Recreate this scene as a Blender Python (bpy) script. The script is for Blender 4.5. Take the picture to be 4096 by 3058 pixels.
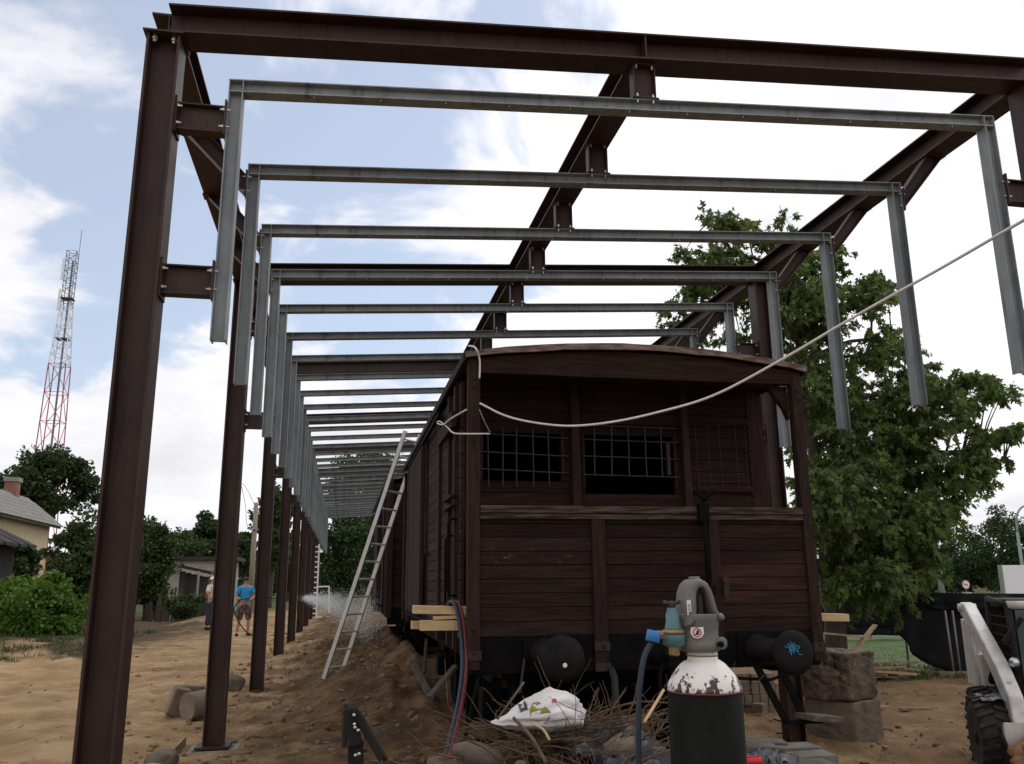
import bpy, math, random
import numpy as np
from mathutils import Vector, Matrix
random.seed(7); RNG = np.random.default_rng(7)
for o in list(bpy.data.objects): bpy.data.objects.remove(o)
S = bpy.context.scene; COL = S.collection

# ------------------------------------------------------------------ camera
EYE = 1.65
F_PX, PITCH, YAW, ROLL = 3388.6, 0.2326, 0.1953, -0.009
K = 4096 / 2213
_f = np.array([math.sin(YAW)*math.cos(PITCH), math.cos(YAW)*math.cos(PITCH), math.sin(PITCH)])
_r = np.array([math.cos(YAW), -math.sin(YAW), 0.0]); _u = np.cross(_r, _f)
RT = _r*math.cos(ROLL) + _u*math.sin(ROLL); UP = -_r*math.sin(ROLL) + _u*math.cos(ROLL)
cam_d = bpy.data.cameras.new('camera'); cam = bpy.data.objects.new('camera', cam_d); COL.objects.link(cam)
cam_d.sensor_width = 36; cam_d.lens = 36*F_PX/4096; cam_d.clip_start = 0.05; cam_d.clip_end = 3000
cam.matrix_world = Matrix(((RT[0], UP[0], -_f[0], 0), (RT[1], UP[1], -_f[1], 0), (RT[2], UP[2], -_f[2], EYE), (0, 0, 0, 1)))
S.camera = cam
S.render.resolution_x = 1024; S.render.resolution_y = 764
def at(vx, vy, X=None, Y=None, Z=None):
    """photo position (2213 px wide copy) -> point on the plane X=, Y= or Z="""
    d = _f + RT*(vx*K-2048)/F_PX - UP*(vy*K-1529)/F_PX
    if X is not None: t = X/d[0]
    elif Y is not None: t = Y/d[1]
    else: t = (Z-EYE)/d[2]
    return Vector((d[0]*t, d[1]*t, EYE+d[2]*t))

# ------------------------------------------------------------------ light
SUN_AZ, SUN_EL = math.radians(48), math.radians(48)      # azimuth clockwise from +Y
sun_dir = Vector((math.sin(SUN_AZ)*math.cos(SUN_EL), math.cos(SUN_AZ)*math.cos(SUN_EL), math.sin(SUN_EL)))
W = bpy.data.worlds.new('World'); S.world = W; W.use_nodes = True
nt = W.node_tree; N = nt.nodes; L = nt.links; N.clear()
def wn(t, **k):
    n = N.new(t)
    for a, b in k.items(): setattr(n, a, b)
    return n
def wmath(op, a, b=None):
    n = wn('ShaderNodeMath', operation=op)
    for i, s in enumerate((a, b)):
        if s is None: continue
        if isinstance(s, (int, float)): n.inputs[i].default_value = s
        else: L.new(s, n.inputs[i])
    return n.outputs[0]
def wdot(vec, d):
    n = wn('ShaderNodeVectorMath', operation='DOT_PRODUCT'); L.new(vec, n.inputs[0]); n.inputs[1].default_value = d
    return n.outputs['Value']
def wrange(v, a, b, c, d, smooth=False):
    n = wn('ShaderNodeMapRange'); n.interpolation_type = 'SMOOTHSTEP' if smooth else 'LINEAR'
    L.new(v, n.inputs[0])
    for i, s in zip((1, 2, 3, 4), (a, b, c, d)):
        if isinstance(s, (int, float)): n.inputs[i].default_value = s
        else: L.new(s, n.inputs[i])
    return n.outputs[0]
tc = wn('ShaderNodeTexCoord'); DIR = tc.outputs['Generated']
sky = wn('ShaderNodeTexSky'); sky.sky_type = 'NISHITA'; sky.sun_disc = False
sky.sun_elevation = SUN_EL; sky.sun_rotation = SUN_AZ; sky.air_density = 1.0; sky.dust_density = 0.6
sep = wn('ShaderNodeSeparateXYZ'); L.new(DIR, sep.inputs[0])
zc = wmath('ADD', wmath('MAXIMUM', sep.outputs['Z'], 0.0), 0.22)
cmb = wn('ShaderNodeCombineXYZ')
L.new(wmath('DIVIDE', sep.outputs['X'], zc), cmb.inputs[0]); L.new(wmath('DIVIDE', sep.outputs['Y'], zc), cmb.inputs[1])
def wnoise(scale, detail, rough, dist, off):
    m = wn('ShaderNodeMapping'); L.new(cmb.outputs[0], m.inputs[0]); m.inputs['Location'].default_value = off
    m.inputs['Rotation'].default_value = (0, 0, 0.5); m.inputs['Scale'].default_value = (1.0, 0.8, 1)
    n = wn('ShaderNodeTexNoise'); L.new(m.outputs[0], n.inputs['Vector']); n.inputs['Scale'].default_value = scale
    n.inputs['Detail'].default_value = detail; n.inputs['Roughness'].default_value = rough; n.inputs['Distortion'].default_value = dist
    return n.outputs['Fac']
c1 = wnoise(2.6, 12, 0.56, 0.35, (1.2, 6.4, 0))
blue_dir = np.array(at(600, 300, Y=10.0)) - np.array([0, 0, EYE]); blue_dir /= np.linalg.norm(blue_dir)
clear = wrange(wdot(DIR, tuple(blue_dir)), 0.91, 0.99, 0.0, 1.0, True)
lo = wmath('ADD', wmath('MULTIPLY', clear, 0.29), 0.225)
mask = wrange(c1, lo, wmath('ADD', lo, 0.13), 0.0, 1.0, True)
c2 = wnoise(1.6, 10, 0.58, 0.15, (7.7, 4.2, 0))
shade = wrange(c2, 0.3, 0.66, 6.6, 9.3)
glow = wrange(wdot(DIR, tuple(sun_dir)), 0.55, 1.0, 1.0, 1.2, True)
br = wmath('MULTIPLY', shade, glow)
tint = wn('ShaderNodeVectorMath', operation='SCALE'); tint.inputs[0].default_value = (1.0, 0.99, 1.035); L.new(br, tint.inputs['Scale'])
mix = wn('ShaderNodeMix', data_type='RGBA'); L.new(mask, mix.inputs['Factor'])
veil = wn('ShaderNodeMix', data_type='RGBA'); veil.inputs['Factor'].default_value = 0.36
L.new(sky.outputs[0], veil.inputs['A']); veil.inputs['B'].default_value = (8.4, 8.9, 9.9, 1)
L.new(veil.outputs['Result'], mix.inputs['A']); L.new(tint.outputs[0], mix.inputs['B'])
bg = wn('ShaderNodeBackground'); bg.inputs['Strength'].default_value = 0.105
L.new(mix.outputs['Result'], bg.inputs['Color'])
wo = wn('ShaderNodeOutputWorld'); L.new(bg.outputs[0], wo.inputs[0])

sd = bpy.data.lights.new('sun', 'SUN'); sd.energy = 0.7; sd.angle = math.radians(18); sd.color = (1, 0.96, 0.9)
so = bpy.data.objects.new('sun', sd); COL.objects.link(so); so.location = sun_dir*60
so.rotation_euler = (-sun_dir).to_track_quat('-Z', 'Y').to_euler()
S.view_settings.view_transform = 'Standard'; S.view_settings.look = 'None'
S.view_settings.exposure = 0.2; S.view_settings.gamma = 1.0; S.view_settings.use_curve_mapping = False

# ------------------------------------------------------------------ materials
def mat(name, c1, c2=None, scale=4.0, rough=0.7, bump=0.0, bscale=30.0, metal=0.0, stretch=(1, 1, 1), rnd=0.0,
        detail=6.0, spec=0.4, trans=0.0, lo=0.35, hi=0.65, c3=None, s3=1.0, t3=0.6, world=False, streak=None):
    m = bpy.data.materials.new(name); m.use_nodes = True
    t = m.node_tree; b = t.nodes['Principled BSDF']; lk = t.links
    b.inputs['Roughness'].default_value = rough; b.inputs['Metallic'].default_value = metal
    b.inputs['Specular IOR Level'].default_value = spec
    tcn = t.nodes.new('ShaderNodeTexCoord'); mp = t.nodes.new('ShaderNodeMapping'); mp.inputs['Scale'].default_value = stretch
    if world:
        ge = t.nodes.new('ShaderNodeNewGeometry'); lk.new(ge.outputs['Position'], mp.inputs[0])
    else:
        lk.new(tcn.outputs['Object'], mp.inputs[0])
    oi = t.nodes.new('ShaderNodeObjectInfo')
    if not world:
        vm = t.nodes.new('ShaderNodeVectorMath'); vm.operation = 'SCALE'; vm.inputs[0].default_value = (37, 21, 53)
        lk.new(oi.outputs['Random'], vm.inputs['Scale']); lk.new(vm.outputs[0], mp.inputs['Location'])
    def noise(sc, dt=detail):
        n = t.nodes.new('ShaderNodeTexNoise'); n.inputs['Scale'].default_value = sc; n.inputs['Detail'].default_value = dt
        n.inputs['Roughness'].default_value = 0.62; lk.new(mp.outputs[0], n.inputs['Vector']); return n.outputs['Fac']
    def rng(v, a, bb):
        r = t.nodes.new('ShaderNodeMapRange'); r.inputs[1].default_value = a; r.inputs[2].default_value = bb; lk.new(v, r.inputs[0]); return r.outputs[0]
    col = None
    if c2 is not None:
        mx = t.nodes.new('ShaderNodeMix'); mx.data_type = 'RGBA'; mx.inputs['A'].default_value = (*c1, 1); mx.inputs['B'].default_value = (*c2, 1)
        lk.new(rng(noise(scale), lo, hi), mx.inputs['Factor']); col = mx.outputs['Result']
        if c3 is not None:
            m3 = t.nodes.new('ShaderNodeMix'); m3.data_type = 'RGBA'; lk.new(col, m3.inputs['A']); m3.inputs['B'].default_value = (*c3, 1)
            lk.new(rng(noise(s3), t3, t3+0.08), m3.inputs['Factor']); col = m3.outputs['Result']
        if streak is not None:
            mp2 = t.nodes.new('ShaderNodeMapping'); mp2.inputs['Scale'].default_value = (9, 9, 0.7); lk.new(tcn.outputs['Object'], mp2.inputs[0])
            n2 = t.nodes.new('ShaderNodeTexNoise'); n2.inputs['Scale'].default_value = 2.0; n2.inputs['Detail'].default_value = 7; lk.new(mp2.outputs[0], n2.inputs['Vector'])
            m4 = t.nodes.new('ShaderNodeMix'); m4.data_type = 'RGBA'; lk.new(col, m4.inputs['A']); m4.inputs['B'].default_value = (*streak, 1)
            lk.new(rng(n2.outputs['Fac'], 0.52, 0.72), m4.inputs['Factor']); col = m4.outputs['Result']
        if rnd:
            hs = t.nodes.new('ShaderNodeHueSaturation'); lk.new(col, hs.inputs['Color'])
            r = t.nodes.new('ShaderNodeMapRange'); r.inputs[3].default_value = 1-rnd; r.inputs[4].default_value = 1+rnd
            lk.new(oi.outputs['Random'], r.inputs[0]); lk.new(r.outputs[0], hs.inputs['Value']); col = hs.outputs[0]
        lk.new(col, b.inputs['Base Color'])
        rr = t.nodes.new('ShaderNodeMapRange'); rr.inputs[3].default_value = max(0.05, rough-0.1); rr.inputs[4].default_value = min(1, rough+0.1)
        lk.new(noise(scale*2.3), rr.inputs[0]); lk.new(rr.outputs[0], b.inputs['Roughness'])
    else:
        b.inputs['Base Color'].default_value = (*c1, 1)
    if bump:
        bp = t.nodes.new('ShaderNodeBump'); bp.inputs['Strength'].default_value = bump; bp.inputs['Distance'].default_value = 0.02
        lk.new(noise(bscale, 8), bp.inputs['Height']); lk.new(bp.outputs[0], b.inputs['Normal'])
    if trans:
        b.inputs['Transmission Weight'].default_value = trans
    return m
def leafmat(name, a, b_, tr=0.35):
    m = bpy.data.materials.new(name); m.use_nodes = True; t = m.node_tree; lk = t.links
    p = t.nodes['Principled BSDF']; p.inputs['Roughness'].default_value = 0.5; p.inputs['Specular IOR Level'].default_value = 0.3
    ge = t.nodes.new('ShaderNodeNewGeometry')
    mx = t.nodes.new('ShaderNodeMix'); mx.data_type = 'RGBA'; mx.inputs['A'].default_value = (*a, 1); mx.inputs['B'].default_value = (*b_, 1)
    lk.new(ge.outputs['Random Per Island'], mx.inputs['Factor'])
    lk.new(mx.outputs['Result'], p.inputs['Base Color'])
    tl = t.nodes.new('ShaderNodeBsdfTranslucent'); lk.new(mx.outputs['Result'], tl.inputs[0])
    ms = t.nodes.new('ShaderNodeMixShader'); ms.inputs[0].default_value = tr
    lk.new(p.outputs[0], ms.inputs[1]); lk.new(tl.outputs[0], ms.inputs[2]); lk.new(ms.outputs[0], t.nodes['Material Output'].inputs[0])
    return m
M = {}
M['brown_steel'] = mat('brown_painted_steel', (0.034, 0.0175, 0.0130), (0.052, 0.0275, 0.0205), 2.2, 0.5, 0.12, 45, 0.0, spec=0.28, c3=(0.09, 0.062, 0.05), s3=17, t3=0.665, streak=(0.022, 0.011, 0.009))
M['grey_steel'] = mat('grey_primed_steel', (0.205, 0.23, 0.238), (0.275, 0.30, 0.31), 4, 0.55, 0.08, 50, 0.1, spec=0.3, stretch=(1, 1, 1), rnd=0.10, c3=(0.12, 0.115, 0.10), s3=11, t3=0.70, streak=(0.13, 0.14, 0.14))
M['bolt'] = mat('zinc_bolt', (0.62, 0.62, 0.6), None, rough=0.35, metal=0.9)
M['plank'] = mat('dark_brown_board', (0.0145, 0.0078, 0.0062), (0.037, 0.0188, 0.0140), 7, 0.7, 0.5, 34, stretch=(0.5, 1, 7), rnd=0.32, spec=0.12, c3=(0.075, 0.045, 0.034), s3=13, t3=0.70)
M['plank_worn'] = mat('worn_brown_board', (0.020, 0.010, 0.009), (0.042, 0.021, 0.017), 9, 0.7, 0.5, 40, stretch=(0.5, 1, 7), rnd=0.18, spec=0.12, c3=(0.24, 0.22, 0.205), s3=15, t3=0.635)
M['plank_red'] = mat('reddish_brown_board', (0.020, 0.0100, 0.008), (0.066, 0.029, 0.0185), 3, 0.7, 0.5, 34, stretch=(0.5, 1, 5), rnd=0.25, spec=0.12, lo=0.42, hi=0.7)
M['side_plank'] = mat('side_brown_board', (0.020, 0.0125, 0.0105), (0.046, 0.029, 0.024), 8, 0.75, 0.5, 34, stretch=(1, 0.4, 7), rnd=0.3, spec=0.12)
M['post'] = mat('brown_timber_post', (0.019, 0.0105, 0.0086), (0.042, 0.0228, 0.018), 7, 0.7, 0.5, 28, stretch=(6, 6, 0.6), rnd=0.15, spec=0.12)
M['rail_wood'] = mat('weathered_top_rail', (0.038, 0.019, 0.0155), (0.15, 0.11, 0.086), 5, 0.8, 0.7, 22, stretch=(0.6, 4, 8), lo=0.42, hi=0.70, spec=0.1)
M['roof_edge'] = mat('peeling_roof_board', (0.10, 0.055, 0.045), (0.25, 0.19, 0.165), 7, 0.8, 0.5, 25, stretch=(0.8, 3, 3), lo=0.4, hi=0.62)
M['roof_felt'] = mat('black_roof_felt', (0.008, 0.0085, 0.0085), (0.014, 0.0145, 0.014), 5, 0.85, 0.3, 20)
M['black_iron'] = mat('black_iron', (0.004, 0.004, 0.004), (0.009, 0.008, 0.0075), 6, 0.75, 0.25, 30, spec=0.06)
M['buffer'] = mat('dark_buffer_iron', (0.009, 0.009, 0.009), (0.017, 0.015, 0.014), 8, 0.65, 0.2, 40, spec=0.1, c3=(0.03, 0.017, 0.012), s3=5, t3=0.66)
M['bar_iron'] = mat('grille_iron', (0.03, 0.03, 0.031), (0.05, 0.047, 0.045), 10, 0.6, 0.1, 50, 0.3)
M['rust_bar'] = mat('rusty_grille_iron', (0.022, 0.012, 0.010), (0.036, 0.019, 0.015), 10, 0.7, 0.1, 50)
M['white_paint'] = mat('white_paint', (0.78, 0.78, 0.76), (0.7, 0.7, 0.68), 8, 0.5)
M['blue_paint'] = mat('blue_scribble_paint', (0.03, 0.24, 0.39), None, rough=0.5)
M['pale_wood'] = mat('fresh_sawn_pine', (0.45, 0.30, 0.15), (0.58, 0.42, 0.23), 5, 0.7, 0.25, 30, stretch=(0.6, 5, 5), rnd=0.1)
M['old_wood'] = mat('old_stacked_wood', (0.22, 0.15, 0.09), (0.42, 0.29, 0.16), 5, 0.8, 0.4, 30, stretch=(0.7, 5, 5), rnd=0.25)
M['grey_wood'] = mat('grey_weathered_wood', (0.035, 0.03, 0.027), (0.075, 0.065, 0.058), 6, 0.85, 0.4, 25, stretch=(6, 6, 0.6), rnd=0.25)
M['alu'] = mat('dull_aluminium', (0.42, 0.42, 0.41), (0.52, 0.52, 0.5), 12, 0.42, 0.05, 60, 0.55)
M['alu_rung'] = mat('bright_aluminium_rung', (0.6, 0.6, 0.58), None, rough=0.35, metal=0.7)
M['white_alu'] = mat('white_ladder_metal', (0.8, 0.8, 0.8), None, rough=0.4)
M['cable'] = mat('white_cable_sheath', (0.62, 0.60, 0.57), (0.7, 0.68, 0.65), 20, 0.5)
M['concrete'] = mat('old_concrete', (0.135, 0.103, 0.074), (0.235, 0.185, 0.138), 3.5, 0.9, 0.7, 14, detail=9, c3=(0.08, 0.066, 0.053), s3=5, t3=0.6)
M['rubble'] = mat('rubble_face', (0.06, 0.044, 0.033), (0.20, 0.15, 0.108), 6, 0.95, 0.9, 12, detail=9)
M['pad'] = mat('pale_concrete_pad', (0.20, 0.205, 0.185), (0.29, 0.285, 0.255), 4, 0.9, 0.3, 30)
M['paver'] = mat('grey_paver', (0.10, 0.093, 0.078), (0.175, 0.162, 0.135), 6, 0.9, 0.4, 40, rnd=0.15)
M['paver_tan'] = mat('tan_paver', (0.165, 0.13, 0.09), (0.245, 0.195, 0.14), 6, 0.9, 0.4, 40, rnd=0.18)
M['stone'] = mat('field_stone', (0.085, 0.066, 0.050), (0.17, 0.138, 0.105), 4, 0.9, 0.5, 20, rnd=0.2)
M['brick_red'] = mat('red_brick', (0.20, 0.085, 0.055), (0.28, 0.145, 0.10), 6, 0.9, 0.3, 30)
M['film'] = mat('black_plastic_film', (0.012, 0.0125, 0.014), (0.027, 0.028, 0.031), 3, 0.42, 0.25, 14, spec=0.5)
M['grey_film'] = mat('grey_plastic_film', (0.09, 0.093, 0.10), (0.16, 0.163, 0.172), 4, 0.42, 0.25, 14, spec=0.5)
M['sack'] = mat('white_woven_sack', (0.58, 0.54, 0.53), (0.68, 0.65, 0.635), 5, 0.55, 0.25, 60)
M['sack_yellow'] = mat('yellow_green_print', (0.16, 0.14, 0.02), (0.26, 0.22, 0.03), 14, 0.6)
M['ink'] = mat('dark_ink', (0.05, 0.045, 0.06), None, rough=0.6)
M['red_ink'] = mat('red_ink', (0.5, 0.04, 0.03), None, rough=0.5)
M['twig'] = mat('dry_twig', (0.065, 0.038, 0.022), (0.15, 0.095, 0.055), 5, 0.85, 0.3, 30)
M['twig_pale'] = mat('peeled_stick', (0.42, 0.28, 0.15), (0.55, 0.4, 0.24), 6, 0.8)
M['black_rubber'] = mat('black_rubber', (0.016, 0.016, 0.016), (0.028, 0.027, 0.026), 12, 0.75, 0.3, 40)
M['tyre'] = mat('dusty_tyre_rubber', (0.016, 0.0145, 0.013), (0.045, 0.037, 0.030), 7, 0.85, 0.4, 30)
M['red_plastic'] = mat('red_plastic', (0.6, 0.02, 0.03), None, rough=0.35)
M['blue_hose'] = mat('dark_blue_hose', (0.009, 0.018, 0.034), (0.016, 0.03, 0.052), 15, 0.5)
M['red_hose'] = mat('dark_red_hose', (0.09, 0.012, 0.015), (0.13, 0.02, 0.024), 15, 0.5)
M['blue_cap'] = mat('bright_blue_cap', (0.03, 0.16, 0.42), (0.05, 0.2, 0.48), 20, 0.4)
M['teal'] = mat('scuffed_teal_enamel', (0.06, 0.15, 0.17), (0.10, 0.2, 0.22), 14, 0.5, c3=(0.2, 0.26, 0.25), s3=22, t3=0.66)
M['brass'] = mat('dull_brass', (0.22, 0.145, 0.065), (0.30, 0.21, 0.10), 18, 0.45, metal=0.5)
M['guard'] = mat('grey_guard_plastic', (0.125, 0.118, 0.108), (0.175, 0.165, 0.15), 9, 0.6, 0.12, 50, spec=0.25)
M['cyl_dark'] = mat('scuffed_black_green_paint', (0.004, 0.005, 0.0042), (0.014, 0.0145, 0.012), 4, 0.7, 0.08, 40, stretch=(1, 1, 0.45), spec=0.05, c3=(0.045, 0.036, 0.026), s3=9, t3=0.64)
M['skin'] = mat('skin', (0.40, 0.21, 0.14), (0.45, 0.25, 0.17), 10, 0.55)
M['hair'] = mat('dark_hair', (0.015, 0.010, 0.008), None, rough=0.6)
M['shirt_blue'] = mat('blue_cotton', (0.02, 0.26, 0.55), (0.03, 0.31, 0.6), 8, 0.85)
M['shorts'] = mat('plaid_cotton', (0.05, 0.03, 0.03), (0.16, 0.10, 0.09), 14, 0.9, lo=0.48, hi=0.56)
M['shirt_white'] = mat('white_cotton', (0.62, 0.55, 0.45), (0.7, 0.63, 0.52), 8, 0.85)
M['overall'] = mat('dark_blue_overall', (0.02, 0.022, 0.035), (0.035, 0.038, 0.055), 8, 0.85)
M['vest_red'] = mat('red_orange_cloth', (0.42, 0.08, 0.05), None, rough=0.8)
M['leather'] = mat('dark_leather', (0.02, 0.015, 0.012), None, rough=0.6)
M['mast_red'] = mat('mast_red_paint', (0.42, 0.045, 0.05), None, rough=0.5)
M['mast_white'] = mat('mast_white_paint', (0.78, 0.76, 0.77), None, rough=0.5)
M['mast_grey'] = mat('galvanized_mast', (0.16, 0.16, 0.17), None, rough=0.5, metal=0.3)
M['roof_slate'] = mat('grey_fibre_roof', (0.15, 0.145, 0.13), (0.25, 0.24, 0.22), 5, 0.9, 0.4, 12)
M['roof_dark'] = mat('dark_rotten_roof', (0.022, 0.018, 0.02), (0.05, 0.042, 0.042), 4, 0.9, 0.5, 10)
M['cream_wall'] = mat('cream_render', (0.50, 0.41, 0.25), (0.58, 0.49, 0.32), 3, 0.9, 0.2, 20)
M['white_brick'] = mat('pale_silicate_brick', (0.42, 0.39, 0.34), (0.52, 0.48, 0.43), 8, 0.9, 0.2, 20, rnd=0.08)
M['mortar'] = mat('grey_mortar', (0.28, 0.26, 0.235), None, rough=0.95)
M['rust_red'] = mat('rust_red_boards', (0.14, 0.04, 0.035), (0.2, 0.065, 0.05), 6, 0.8)
M['glass'] = mat('dark_window_glass', (0.02, 0.022, 0.024), None, rough=0.08, spec=0.6)
M['tarp'] = mat('black_shade_net', (0.006, 0.006, 0.007), (0.011, 0.011, 0.012), 3, 0.8, 0.35, 8, spec=0.2)
M['galv'] = mat('galvanized_tube', (0.2, 0.2, 0.2), (0.27, 0.27, 0.265), 10, 0.5, metal=0.3)
M['lamp_post'] = mat('grey_green_lamp_post', (0.20, 0.25, 0.235), (0.25, 0.3, 0.28), 5, 0.55)
M['board_white'] = mat('white_board', (0.82, 0.8, 0.81), None, rough=0.5)
M['loader_white'] = mat('dirty_white_paint', (0.52, 0.49, 0.46), (0.68, 0.655, 0.62), 6, 0.5, 0.12, 30, c3=(0.3, 0.25, 0.19), s3=7, t3=0.62)
M['loader_black'] = mat('dark_machine_paint', (0.009, 0.0085, 0.0085), (0.026, 0.023, 0.020), 7, 0.65, 0.1, 30, spec=0.15)
M['cab_glass'] = mat('cab_glass', (0.05, 0.085, 0.085), None, rough=0.1, spec=0.6)
M['yellow_paint'] = mat('faded_yellow_paint', (0.5, 0.42, 0.16), None, rough=0.5)
M['soil'] = mat('orange_soil', (0.22, 0.115, 0.05), (0.36, 0.2, 0.09), 7, 0.95, 1.0, 20, detail=10)
M['bark'] = mat('bark', (0.04, 0.032, 0.026), (0.085, 0.07, 0.055), 6, 0.9, 0.6, 20, stretch=(3, 3, 0.7))
M['old_grey_step'] = mat('old_grey_step', (0.06, 0.05, 0.042), (0.13, 0.11, 0.09), 6, 0.85, 0.4, 25, stretch=(0.7, 5, 5))
M['pole_wood'] = mat('grey_pole_wood', (0.2, 0.16, 0.12), (0.3, 0.25, 0.19), 6, 0.85, stretch=(5, 5, 0.5))
M['wire'] = mat('dark_wire', (0.03, 0.03, 0.03), None, rough=0.6)
M['water'] = mat('water_drops', (0.7, 0.72, 0.75), None, rough=0.3)
M['oak_leaf'] = leafmat('oak_leaf', (0.032, 0.072, 0.014), (0.185, 0.26, 0.068), 0.5)
M['dark_leaf'] = leafmat('dark_leaf', (0.018, 0.042, 0.012), (0.062, 0.10, 0.027), 0.35)
M['mid_leaf'] = leafmat('mid_leaf', (0.03, 0.060, 0.015), (0.085, 0.125, 0.034), 0.35)
M['bush_leaf'] = leafmat('bright_bush_leaf', (0.05, 0.12, 0.014), (0.14, 0.235, 0.03), 0.4)
M['grass'] = leafmat('grass_blade', (0.055, 0.10, 0.02), (0.075, 0.125, 0.028), 0.25)
M['lawn'] = mat('lawn_soil', (0.05, 0.085, 0.02), (0.075, 0.12, 0.03), 3, 0.95, 0.3, 20)

# ------------------------------------------------------------------ helpers
WL = {}
def link(o): COL.objects.link(o); return o
def tag(o, label, cat, group=None):
    o['label'] = label; o['category'] = cat
    if group: o['group'] = group
    return o
def thing(name, label, cat, loc=(0, 0, 0), group=None):
    o = link(bpy.data.objects.new(name, None)); o.empty_display_size = 0.2; o.location = loc
    WL[o.name] = Vector(loc); return tag(o, label, cat, group)
class MB:
    def __init__(s): s.v = []; s.f = []
    def add(s, vs, fs):
        b = len(s.v); s.v += [tuple(v) for v in vs]; s.f += [tuple(b+i for i in f) for f in fs]; return s
    def box(s, x0, x1, y0, y1, z0, z1):
        return s.add([(x, y, z) for z in (z0, z1) for y in (y0, y1) for x in (x0, x1)],
                     [(0, 2, 3, 1), (4, 5, 7, 6), (0, 1, 5, 4), (2, 6, 7, 3), (0, 4, 6, 2), (1, 3, 7, 5)])
    def sect(s, p, q, u, v, poly):
        """extrude 2-D poly (in axes u, v) from p to q"""
        p, q, u, v = Vector(p), Vector(q), Vector(u), Vector(v); n = len(poly)
        vs = [p+u*a+v*b for a, b in poly] + [q+u*a+v*b for a, b in poly]
        fs = [(i, (i+1) % n, n+(i+1) % n, n+i) for i in range(n)] + [tuple(range(n-1, -1, -1)), tuple(range(n, 2*n))]
        if u.cross(v).dot(q-p) < 0: fs = [tuple(reversed(f)) for f in fs]
        return s.add(vs, fs)
    def bar(s, p, q, w, h, up=(0, 0, 1)):
        p, q = Vector(p), Vector(q); d = (q-p).normalized(); up = Vector(up)
        if abs(d.dot(up)) > 0.97: up = Vector((0, 1, 0)) if abs(d.y) < 0.9 else Vector((1, 0, 0))
        u = d.cross(up).normalized(); v = u.cross(d)
        return s.sect(p, q, u, v, [(-w/2, -h/2), (w/2, -h/2), (w/2, h/2), (-w/2, h/2)])
    def ibeam(s, p, q, hd, h, b, tw, tf):
        p, q = Vector(p), Vector(q); d = (q-p).normalized(); hd = Vector(hd); hd = (hd-d*hd.dot(d)).normalized(); u = d.cross(hd).normalized()
        H, B, w = h/2, b/2, tw/2
        poly = [(-B, -H), (B, -H), (B, -H+tf), (w, -H+tf), (w, H-tf), (B, H-tf), (B, H), (-B, H), (-B, H-tf), (-w, H-tf), (-w, -H+tf), (-B, -H+tf)]
        n = 12; b0 = len(s.v)
        s.v += [tuple(p+u*a+hd*c) for a, c in poly] + [tuple(q+u*a+hd*c) for a, c in poly]
        fs = [(i, (i+1) % n, n+(i+1) % n, n+i) for i in range(n)]
        for o, rev in ((0, True), (n, False)):
            for f in ((0, 1, 2, 3, 10, 11), (3, 4, 9, 10), (4, 5, 6, 7, 8, 9)):
                g = tuple(o+i for i in f); fs.append(tuple(reversed(g)) if rev else g)
        if u.cross(hd).dot(q-p) < 0: fs = [tuple(reversed(f)) for f in fs]
        s.f += [tuple(b0+i for i in f) for f in fs]; return s
    def tube(s, pts, r, n=8, cap=True):
        pts = [Vector(p) for p in pts]; m = len(pts); rs = r if isinstance(r, (list, tuple)) else [r]*m
        up = Vector((0.13, 0.21, 0.97)); b0 = len(s.v); u = None
        for i, p in enumerate(pts):
            d = (pts[min(i+1, m-1)]-pts[max(i-1, 0)])
            d = d.normalized() if d.length > 1e-9 else Vector((0, 0, 1))
            if u is None:
                a = up if abs(d.dot(up)) < 0.95 else Vector((1, 0, 0)); u = (a-d*a.dot(d)).normalized()
            else:
                u = u-d*u.dot(d); u = u.normalized() if u.length > 1e-6 else d.orthogonal().normalized()
            w = d.cross(u)
            for k in range(n):
                t = 2*math.pi*k/n; s.v.append(tuple(p+(u*math.cos(t)+w*math.sin(t))*rs[i]))
        for i in range(m-1):
            for k in range(n):
                a = b0+i*n+k; c = b0+i*n+(k+1) % n; s.f.append((a, c, c+n, a+n))
        if cap: s.f.append(tuple(b0+k for k in range(n-1, -1, -1))); s.f.append(tuple(b0+(m-1)*n+k for k in range(n)))
        return s
    def lathe(s, prof, o=(0, 0, 0), ax=(0, 0, 1), n=24):
        o, ax = Vector(o), Vector(ax).normalized(); u = ax.orthogonal().normalized(); w = ax.cross(u); b0 = len(s.v); m = len(prof)
        for r, z in prof:
            for k in range(n):
                t = 2*math.pi*k/n; s.v.append(tuple(o+ax*z+(u*math.cos(t)+w*math.sin(t))*max(r, 1e-4)))
        for i in range(m-1):
            for k in range(n):
                a = b0+i*n+k; c = b0+i*n+(k+1) % n; s.f.append((a, c, c+n, a+n))
        s.f.append(tuple(b0+k for k in range(n-1, -1, -1))); s.f.append(tuple(b0+(m-1)*n+k for k in range(n))); return s
    def prism(s, poly, o, u, v, t):
        u, v = Vector(u), Vector(v); w = u.cross(v).normalized(); o = Vector(o)
        return s.sect(o-w*t/2, o+w*t/2, u, v, poly)
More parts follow.
